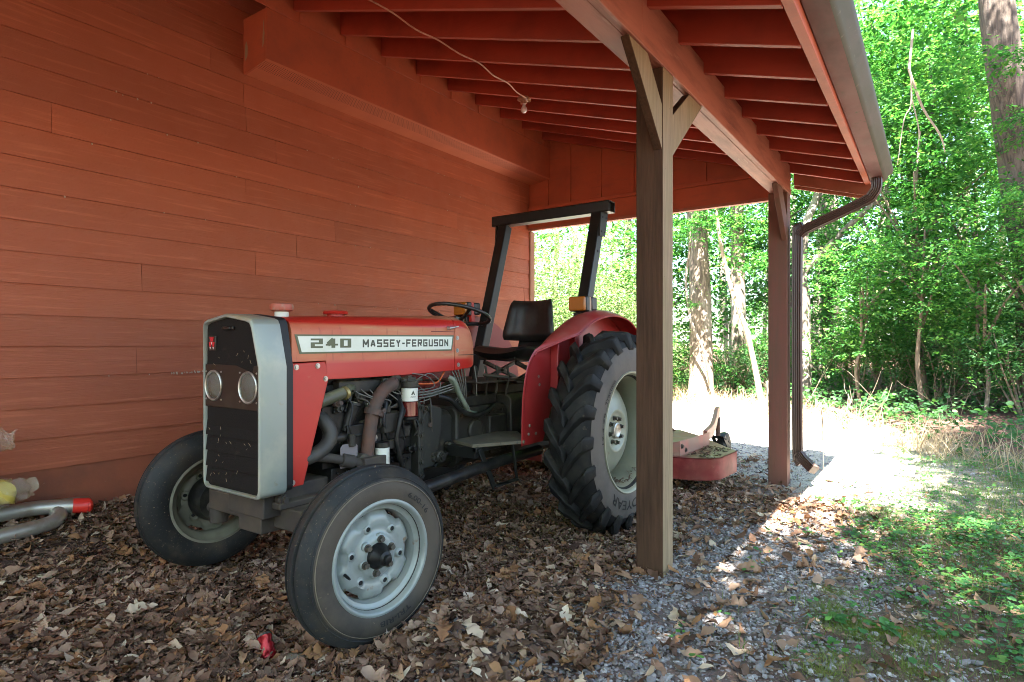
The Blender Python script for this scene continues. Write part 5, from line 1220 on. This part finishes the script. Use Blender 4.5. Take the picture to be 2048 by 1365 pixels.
BK_PALE = bark('pale_bark', (.19, .145, .11), (.085, .06, .045), (.27, .235, .205)); BK_GREY = bark('grey_bark', (.20, .17, .14), (.09, .075, .06), (.30, .27, .22)); BK_DARK = bark('dark_bark', (.085, .07, .055), (.04, .034, .028), (.14, .12, .09)); BK_RED = bark('shaggy_bark', (.10, .074, .058), (.04, .03, .025), (.15, .125, .10), (12, 12, 1.2)); BK_SAP = bark('sapling_bark', (.19, .14, .10), (.11, .08, .055), (.26, .22, .18)); BK_TAN = bark('tan_sapling_bark', (.33, .24, .17), (.2, .15, .1), (.42, .36, .3))
CROWN = {}
def crown_data(kind):
    if kind in CROWN: return CROWN[kind]
    if kind == 'high': V, F = sprays(clumpy(620, 2.6, 2.6, 2.3, 30), 14, .135, .55); m = M_LEAF
    elif kind == 'under': V, F = sprays(clumpy(520, 1.75, 1.75, 1.6, 30, .3), 14, .115, .42, .07); m = M_LEAF
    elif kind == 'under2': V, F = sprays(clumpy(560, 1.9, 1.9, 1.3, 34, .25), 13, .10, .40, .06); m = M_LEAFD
    elif kind == 'shrub': V, F = sprays(clumpy(560, 1.0, 1.0, .85, 30, .2)+np.array([0, 0, .75]), 13, .055, .24, .16); m = M_LEAF
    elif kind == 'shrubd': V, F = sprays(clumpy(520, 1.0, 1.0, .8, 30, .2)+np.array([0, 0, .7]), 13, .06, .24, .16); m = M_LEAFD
    elif kind == 'vine': V, F = sprays(clumpy(900, 1.5, 1.2, 1.6, 46, .3)+np.array([0, 0, 1.5]), 14, .06, .26, .22); m = M_LEAFP
    elif kind == 'wisp': V, F = sprays(clumpy(110, 1.0, 1.0, .7, 14, .2), 11, .11, .40, .06); m = M_LEAF
    me = np_obj('crown', V, F, m); d = me.data; bpy.data.objects.remove(me); CROWN[kind] = d; return d
def crown(parent, kind, loc, sc=1.0, rz=None):
    o = bpy.data.objects.new('crown', crown_data(kind)); COL.objects.link(o); o.parent = parent
    o.location = Vector(loc)-wloc(parent); o.scale = (sc, sc, sc) if not hasattr(sc, '__len__') else sc; o.rotation_euler = (0, 0, random.uniform(0, 6.28) if rz is None else rz); return o
def gp(px, py_unused, d):
    p = at(px, 688, d); return Vector((p.x, p.y, gz(p.x, p.y)))
def twig_mb(M, p, d, L, r, depth=2):
    q = p+d*L*.5+Vector((0, 0, random.uniform(-.05, .08)))*L; e = p+d*L+Vector((random.uniform(-.1, .1), random.uniform(-.1, .1), random.uniform(-.05, .2)))*L
    M.tube([p, q, e], [r, r*.75, r*.4], 6, smooth_n=2)
    if depth:
        for s in range(2):
            d2 = (d+Vector((random.uniform(-1, 1), random.uniform(-1, 1), random.uniform(-.3, .7)))*.7).normalized(); twig_mb(M, q if s else e, d2, L*.6, r*.5, depth-1)
def tree(label, pts, r, barkm, crowns, flare=.25, limbs=(), name='broadleaf_tree', group=None, seg=14):
    base = Vector(pts[0]); root = empty(name, base); tag(root, label, 'tree', group)
    M = trunk_mb([base-Vector((0, 0, .25))]+[Vector(p) for p in pts], [r[0]]+list(r), seg, flare=flare)
    for l, lr in limbs: M.tube([Vector(p) for p in l], lr, 9, smooth_n=6)
    M.build('trunk', barkm, root, ang=75)
    for c in crowns: crown(root, *c)
    return root
def vline(px, d, zs, lean=(0, 0)):
    b = at(px, 688, d); return [Vector((b.x+lean[0]*z, b.y+lean[1]*z, gz(b.x, b.y) if i == 0 else z)) for i, z in enumerate(zs)]
def make_woods():
    # 1 big pale trunk seen between the posts
    P = [Vector((-4.28, 13.38, gz(-4.28, 13.38)))]+[at(1402, 700, 13.75), at(1400, 560, 13.8), at(1394, 430, 13.9), at(1388, 250, 14.0), at(1392, -60, 14.2)]
    vine = [Vector((-4.02, 13.2, .3)), Vector((-4.1, 13.08, 1.0)), Vector((-4.4, 13.1, 1.7)), Vector((-4.55, 13.2, 2.6)), Vector((-4.42, 13.1, 3.4)), Vector((-4.55, 13.25, 4.4))]
    t = tree('thick pale tree trunk with a vine between the two posts', P, [.285, .25, .225, .215, .20, .15], BK_PALE, [('high', at(1400, -60, 14.5), 1.0), ('wisp', at(1360, 470, 13.2), .4), ('wisp', at(1440, 440, 13.2), .5), ('wisp', at(1385, 610, 13.3), .2)], .35, [(vine, [.035, .03, .03, .028, .025, .02])])
    # 2 pale thin trunk behind it
    tree('slim whitish tree trunk behind the crooked sapling', vline(1478, 15.8, (0, 1.5, 3, 5, 8, 11), (-.01, 0)), [.19, .18, .17, .16, .14, .1], BK_PALE, [('high', at(1480, 60, 16.5), .8), ('wisp', at(1500, 440, 15.4), .6)])
    # 3 forked tree right of the far post
    P = [Vector((-2.36, 14.3, gz(-2.36, 14.3))), at(1607, 700, 13.2), at(1606, 600, 13.2), at(1601, 545, 13.2), at(1612, 450, 13.2), at(1640, 370, 13.3), at(1668, 180, 13.5)]
    limb = [at(1601, 552, 13.2), at(1650, 500, 13.0), at(1720, 432, 12.6), at(1790, 380, 12.2), at(1880, 350, 11.8), at(1960, 335, 11.5), at(2030, 300, 11.2)]
    tree('forked grey tree beside the downspout with a long low limb reaching right', P, [.17, .15, .145, .12, .085, .08, .05], BK_GREY, [('under', at(1640, 130, 13.8), 1.0), ('wisp', at(1850, 380, 11.8), .8), ('wisp', at(1980, 330, 11.3), .8)], .3, [(limb, [.075, .068, .06, .052, .045, .035, .02])])
    # 4 dark slim trunk
    tree('dark slim straight tree trunk right of the forked tree', vline(1657, 18.5, (0, 1.5, 3, 5, 8, 10), (-.012, 0)), [.19, .17, .16, .15, .12, .08], BK_DARK, [('high', at(1690, 90, 19), .85)])
    # 5 crooked sapling
    P = [Vector((-2.83, 12.66, gz(-2.83, 12.66)))]+[at(x, y, 12.3) for x, y in ((1512, 745), (1492, 660), (1466, 590), (1446, 510), (1436, 450), (1425, 330))]
    tree('thin crooked tan sapling leaning left between the posts', P, [.062, .055, .048, .042, .034, .03, .02], BK_TAN, [('wisp', at(1430, 440, 12.3), .9), ('wisp', at(1500, 520, 12.6), .7), ('under', at(1430, 250, 12.6), .8)], .15)
    # 6 big shaggy trunk upper right
    P = [at(2085, 688, 9.6), at(2072, 560, 9.6), at(2052, 430, 9.5), at(2030, 280, 9.4), at(2008, 130, 9.3), at(1990, -20, 9.3), at(1975, -260, 9.4)]; P[0].z = gz(P[0].x, P[0].y)
    tree('stout shaggy-barked tree leaning over the right edge of the photo', P, [.29, .27, .25, .245, .235, .22, .19], BK_RED, [('wisp', at(2040, 250, 8.9), .6), ('wisp', at(1990, 130, 8.8), .7), ('wisp', at(2020, 400, 8.7), .45), ('high', at(1900, -330, 10), .8), ('high', (2.6, 7.8, 11.5), .75), ('high', (3.6, 6.4, 12.5), .8)], .2)  # last two high crowns are added out of view to shade this trunk
    # understory trees filling the edge
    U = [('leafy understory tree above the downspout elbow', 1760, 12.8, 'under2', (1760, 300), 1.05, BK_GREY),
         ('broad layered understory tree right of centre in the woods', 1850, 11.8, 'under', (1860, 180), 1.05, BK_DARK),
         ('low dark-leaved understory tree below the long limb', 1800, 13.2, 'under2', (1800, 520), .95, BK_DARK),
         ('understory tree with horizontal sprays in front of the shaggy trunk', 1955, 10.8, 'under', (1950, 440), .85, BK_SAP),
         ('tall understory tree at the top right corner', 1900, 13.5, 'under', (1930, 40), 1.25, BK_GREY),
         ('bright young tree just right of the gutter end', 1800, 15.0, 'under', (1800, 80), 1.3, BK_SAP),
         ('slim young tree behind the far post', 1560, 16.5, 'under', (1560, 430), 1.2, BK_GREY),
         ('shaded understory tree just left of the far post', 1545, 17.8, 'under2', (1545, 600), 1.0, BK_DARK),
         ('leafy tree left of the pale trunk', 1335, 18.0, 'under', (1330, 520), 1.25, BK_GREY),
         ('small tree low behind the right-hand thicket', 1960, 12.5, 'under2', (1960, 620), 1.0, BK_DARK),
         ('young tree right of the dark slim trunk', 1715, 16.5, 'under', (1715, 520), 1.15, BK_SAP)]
    U += [('airy young tree in front of the thicket near the downspout', 1730, 11.2, 'under', (1735, 590), .62, BK_SAP), ('light-leaved young tree in the middle of the bank', 1845, 10.2, 'under', (1850, 530), .66, BK_SAP), ('young tree with spreading sprays at the right of the bank', 1965, 9.6, 'under', (1960, 590), .58, BK_SAP),
          ('broad-leaved young tree below the shaggy trunk at the right edge', 2060, 9.0, 'under', (2045, 470), .6, BK_SAP), ('tall airy young tree above the gutter end', 1840, 11.0, 'under', (1840, 330), .8, BK_SAP)]
    for lab, px, d, kind, cp, sc, bk in U:
        c = at(cp[0], cp[1], d); b = gp(px+random.uniform(-25, 25), 0, d)
        P = [b, b.lerp(c, .35)+Vector((random.uniform(-.15, .15), random.uniform(-.15, .15), 0)), b.lerp(c, .7)+Vector((random.uniform(-.15, .15), random.uniform(-.15, .15), 0)), c+Vector((0, 0, .6))]
        lm = []
        for q in range(5):
            s0 = P[1].lerp(c, random.uniform(.2, 1)); e = c+Vector((random.uniform(-1.3, 1.3), random.uniform(-1.3, 1.3), random.uniform(-.7, .9)))*sc; lm.append(([s0, s0.lerp(e, .5)+Vector((0, 0, .12)), e], [.028, .02, .008]))
        k_ = min(1, sc)**1.6; tree(lab, P, [.075*k_, .065*k_, .05*k_, .025*k_], bk, [(kind, c, sc)], .15, lm, 'understory_tree', 'young trees in the understory', 10)
    # shrubs along the edge
    S = [('pale vine-draped bush filling the opening left of the roll bar', 1110, 13.0, 'vine', 1.15, 0), ('sunlit vine-tangled bush seen through the roll bar', 1190, 14.5, 'vine', 1.3, 0), ('pale straggly bush right of the roll bar beside the near post', 1258, 13.2, 'vine', 1.0, 0), ('tall sunny bush at the left edge of the opening', 1060, 15.5, 'vine', 1.5, 0),
         ('round green bush behind the near post', 1330, 14.6, 'shrub', 1.25, 0), ('dark green bush at the foot of the crooked sapling', 1470, 15.0, 'shrubd', .9, 0), ('low green bush left of the far post', 1545, 15.2, 'shrub', 1.2, 0), ('green bush between the forked tree and the dark trunk', 1640, 15.8, 'shrub', 1.15, 0),
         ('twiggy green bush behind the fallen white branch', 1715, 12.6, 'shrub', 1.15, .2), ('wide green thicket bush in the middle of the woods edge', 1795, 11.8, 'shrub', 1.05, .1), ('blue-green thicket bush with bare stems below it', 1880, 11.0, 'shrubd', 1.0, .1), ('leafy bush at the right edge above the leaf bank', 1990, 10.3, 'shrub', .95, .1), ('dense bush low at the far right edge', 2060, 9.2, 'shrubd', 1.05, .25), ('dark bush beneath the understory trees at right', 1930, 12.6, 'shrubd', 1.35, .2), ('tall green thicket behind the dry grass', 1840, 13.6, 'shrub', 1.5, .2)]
    for lab, px, d, kind, sc, up in S:
        b = gp(px, 0, d); root = empty('bush', b); tag(root, lab, 'bush', 'bushes along the edge of the woods'); M = MB()
        for q in range(9):
            a = random.uniform(0, 6.28); l = random.uniform(.7, 1.3)*sc; s0 = b+Vector((math.cos(a)*.12, math.sin(a)*.12, -.05)); e = b+Vector((math.cos(a)*.55*sc, math.sin(a)*.55*sc, l+up)); M.tube([s0, s0.lerp(e, .5)+Vector((random.uniform(-.1, .1), random.uniform(-.1, .1), .1)), e], [.016, .012, .005], 6, smooth_n=3)
            if q < 5: twig_mb(M, s0.lerp(e, .6), Vector((math.cos(a+1), math.sin(a+1), .3)).normalized(), .5*sc, .007, 2)
        M.build('stem', BK_SAP, root); crown(root, kind, b+Vector((0, 0, up)), sc)
    # stump, fallen branch, hanging dead branch, weed
    b = Vector((-2.80, 13.5, gz(-2.80, 13.5))); M = trunk_mb([b-Vector((0, 0, .1)), b+Vector((-.02, 0, .25)), b+Vector((-.06, .03, .52))], [.15, .12, .10], 12, .10, .3); tag(M.build('tree_stump', BK_GREY), 'short broken grey stump just left of the far post', 'stump')
    P = [at(1616, 795, 12.6), at(1650, 818, 11.6), at(1690, 838, 10.8), at(1725, 858, 10.0)]; P = [Vector((p.x, p.y, max(p.z, gz(p.x, p.y)+.03))) for p in P]
    tag(MB().tube(P, [.055, .045, .04, .03], 10, smooth_n=5).build('fallen_branch', pmat('bleached_wood', (.52, .47, .40), .8)), 'bleached white fallen branch sloping down to the dry grass', 'branch')
    P = [at(1672, 768, 12.9), at(1640, 788, 12.5), at(1622, 800, 12.2)]; P = [Vector((p.x, p.y, max(p.z, gz(p.x, p.y)+.03))) for p in P]
    tag(MB().tube(P, [.035, .03, .03], 8, smooth_n=4).build('fallen_branch', BK_GREY), 'short grey fallen branch behind the bleached white one', 'branch')
    M = MB(); M.tube([at(1818, 140, 9.2), at(1845, 215, 9.2), at(1880, 270, 9.2), at(1890, 305, 9.2)], [.018, .017, .014, .006], 8, smooth_n=4); M.tube([at(1822, 150, 9.2), at(1822, 210, 9.2), at(1808, 240, 9.2), at(1795, 330, 9.2)], [.013, .011, .008, .004], 8, smooth_n=4); M.tube([at(1824, 200, 9.2), at(1838, 262, 9.2), at(1834, 310, 9.2)], [.009, .008, .004], 6, smooth_n=4); M.tube([at(1826, 60, 9.4), at(1818, 140, 9.2)], [.017, .018], 8)
    tag(M.build('dead_branch', pmat('dead_branch_wood', (.24, .19, .14), .85)), 'pale bare dead branch hanging forked right of the gutter', 'branch')
    x, y = -.86, 6.15; g = gz(x, y); M = MB().tube([(x, y, g), (x+.01, y, g+.35), (x, y+.01, g+.62), (x-.01, y, g+.74)], [.004, .0035, .005, .003], 6, smooth_n=4); M.ball((x, y+.005, g+.50), .010, 8, 6, (1, 1, 5)); tag(M.build('dead_weed', BK_DARK), 'thin dark dead weed stalk beside the downspout outlet', 'weed')
    # seedlings in the gravel
    for k, (px, py, s, lab) in enumerate(((1668, 1243, .09, 'small leafy seedling in the reddish dirt at the edge of the gravel'), (1772, 1262, .075, 'small drooping seedling right of the moss patch'), (1636, 985, .07, 'small green and yellow seedling in the leaves near the eave shadow corner'))):
        l = (px-CXP)/FPX; t = HC/((py-CYP)/FPX); p = Vector(((CT*l-ST)*t, (ST*l+CT)*t, 0)); p.z = gz(p.x, p.y)
        n = 7; a = np.linspace(0, 2*PI, n, endpoint=False)+rng.uniform(-.3, .3, n); pos = np.tile(np.array(p)+np.array([0, 0, .03]), (n, 1)); V, F = stamp(LV*np.array([1, 1.1, 1]), LF, pos, rot_mats(a, rng.uniform(-.4, .15, n), rng.normal(0, .2, n)), s*rng.uniform(.6, 1.1, n))
        root = np_obj('seedling', V, F, M_CLOVER); tag(root, lab, 'seedling', 'seedlings in the gravel')
        MB().tube([p, p+Vector((0, 0, .032))], .003, 6).build('stem', BK_SAP, root)
    # broad low plants at the foot of the bank
    # far woods as one mass
    def belt(n, d0, d1, p0, p1, zmax, leaf, nl, spread, pw=1.0):
        px = rng.uniform(p0, p1, n); d = rng.uniform(d0, d1, n); l = (px-CXP)/FPX*d; x = CT*l-ST*d; y = ST*l+CT*d
        z = ground_h(x, y)+.1+zmax*rng.random(n)**pw; gap = np.sin(x*1.1+z*.9)+np.sin(y*.9-z*1.3+2)+np.sin(x*.5+y*.7+z*.4)
        k = gap > -1.35; return sprays(np.stack([x, y, z], 1)[k], nl, leaf, spread)
    parts = [belt(1500, 15, 19, 980, 2250, 5.5, .12, 13, .45, .9), belt(3300, 18, 26, 900, 2350, 13, .16, 13, .65), belt(3600, 26, 36, 850, 2450, 19, .26, 12, 1.0), belt(1500, 36, 44, 800, 2500, 24, .5, 11, 1.8)]
    V, F = join(parts); o = np_obj('woods_foliage', V, F, M_LEAF); o['kind'] = 'stuff'
    M = MB()
    for q in range(46):
        d = random.uniform(19, 38); px = random.uniform(980, 2200); b = gp(px, 0, d); hgt = random.uniform(9, 16); r = random.uniform(.06, .2); e = b+Vector((random.uniform(-.8, .8), random.uniform(-.8, .8), hgt)); M.tube([b, b.lerp(e, .5)+Vector((random.uniform(-.2, .2), 0, 0)), e], [r, r*.8, r*.4], 8, smooth_n=3)
    o = M.build('woods_trunks', BK_GREY); o['kind'] = 'stuff'
    # undergrowth on the forest floor and dead sticks
    p = scatter(2600, -9, 3.5, 8, 19, lambda x, y: np.clip(((y-9.1)+(x-.2)*.98+.1)*.6, 0, 1)*(.35+.65*(np.sin(x*1.7)*np.sin(y*1.5) > -.1)))
    c = np.stack([p[:, 0], p[:, 1], ground_h(p[:, 0], p[:, 1])+rng.uniform(.03, .38, len(p))], 1); V, F = sprays(c, 7, .075, .16, .2, RV*np.array([1, .8, 1])); o = np_obj('undergrowth', V, F, M_LEAFD); o['kind'] = 'stuff'
    M = MB()
    for q in range(170):
        px = random.uniform(1330, 2080); d = random.uniform(9.3, 13.5) if px > 1600 else random.uniform(13.5, 16); b = gp(px, 0, d)
        if (b.y-9.1)+(b.x-.2)*.98 < .2: continue
        a = random.uniform(0, 6.28); twig_mb(M, b, Vector((math.cos(a)*.6, math.sin(a)*.6, random.uniform(.1, 1))).normalized(), random.uniform(.3, 1.0), random.uniform(.004, .011), 1)
    o = M.build('brushwood', BK_SAP); o['kind'] = 'stuff'
    b = Vector((4.6, 3.2, -.05)); tree('slender tree right of the frame, added unseen to dapple the grass with shade', [b, b+Vector((-.2, 0, 3)), b+Vector((-.9, 0, 6)), b+Vector((-1.6, .1, 8.2))], [.2, .17, .13, .08], BK_GREY, [('under', (2.5, 2.2, 8.0), .75), ('under', (3.3, 3.3, 8.6), .8), ('wisp', (2.6, 3.6, 8.4), 1.5), ('under', (3.9, 2.2, 8.2), .9), ('under', (4.3, 4.4, 9.0), 1.0), ('wisp', (3.1, 1.6, 7.6), 1.5), ('under', (3.0, 5.2, 9.2), .7), ('wisp', (3.4, 4.4, 8.8), 1.4), ('high', (4.2, 3.4, 10.2), .75), ('high', (5.0, 4.8, 10.8), .8), ('under', (3.1, 3.9, 9.6), .85)], .3)  # out-of-view tree, dense crowns added so the sunlit turf does not clip
    # unseen woods added behind the camera to cut skylight, open where sun passes
    n = 2800; az = rng.uniform(0, 2*PI, n); rr_ = rng.uniform(6.5, 12, n); x = 1.0+rr_*np.cos(az); y = .5+rr_*np.sin(az); z = .3+5.8*rng.random(n)**.9
    px, py, d = proj(x, y, z); gx_, gy_ = x-sd.x*z/sd.z, y-sd.y*z/sd.z
    ok = ~((d > 0) & (px > -350) & (px < 2420)) & ~((gy_ > 5.4) & (gy_ < 17)) & ~((x < -1.0) & (y > -2.6)) & (y < 9)
    V, F = sprays(np.stack([x, y, z], 1)[ok], 11, .26, .8); o = np_obj('unseen_shade_woods', V, F, M_LEAFD); o['kind'] = 'stuff'
    # tree outside the frame, over the yard: it shades the foreground
    b = Vector((5.2, -2.6, 0)); t = tree('large yard tree whose crown shades the gravel in front of the lean-to', [b, b+Vector((-.3, .1, 3)), b+Vector((-1.2, .3, 6)), b+Vector((-2.4, .3, 8.5))], [.3, .26, .2, .12], BK_GREY, [('high', (2.4, -2.5, 8.2), 1.15), ('high', (3.6, -3.8, 9.0), 1.1), ('high', (1.2, -3.9, 8.8), 1.1), ('high', (2.2, -1.5, 8.0), .8), ('high', (-1.2, -4.0, 8.8), 1.0), ('high', (-.6, -5.0, 9.2), 1.1), ('high', (.4, -2.6, 7.8), .7)], .3)
make_woods()

# ------------------------------------------------------------------ light, camera, render
w = bpy.data.worlds.new('World'); SC.world = w; w.use_nodes = True; nt = w.node_tree
sky = nt.nodes.new('ShaderNodeTexSky'); sky.sky_type = 'NISHITA'; sky.sun_disc = False; sky.sun_elevation = math.asin(sd.z); sky.sun_rotation = math.atan2(sd.x, sd.y); sky.air_density = 1; sky.dust_density = 1.5
nt.links.new(sky.outputs[0], nt.nodes['Background'].inputs[0]); nt.nodes['Background'].inputs[1].default_value = .05
L = bpy.data.lights.new('sun', 'SUN'); L.energy = 5.0; L.angle = rad(.53); L.color = (1, .95, .86)
lo = bpy.data.objects.new('sun', L); COL.objects.link(lo); lo.rotation_euler = (-sd).to_track_quat('-Z', 'Y').to_euler(); lo.location = sd*30
cam = bpy.data.cameras.new('camera'); co = bpy.data.objects.new('camera', cam); COL.objects.link(co); SC.camera = co
cam.sensor_width = 36; cam.lens = FPX/2048*36; cam.shift_y = (CYP-682.5)/2048; cam.clip_start = .05; cam.clip_end = 400
co.location = (0, 0, HC); co.rotation_euler = (PI/2, 0, TH)
SC.view_settings.view_transform = 'Standard'; SC.view_settings.look = 'None'; SC.view_settings.gamma = 1; SC.view_settings.exposure = 4.25
c = SC.cycles; c.filter_width = 1.0; c.max_bounces = 10; c.diffuse_bounces = 6; c.glossy_bounces = 3; c.transmission_bounces = 6; c.transparent_max_bounces = 8; c.use_denoising = True; c.sample_clamp_indirect = 8; c.caustics_reflective = False; c.caustics_refractive = False
try: c.denoiser = 'OPENIMAGEDENOISE'
except Exception: pass
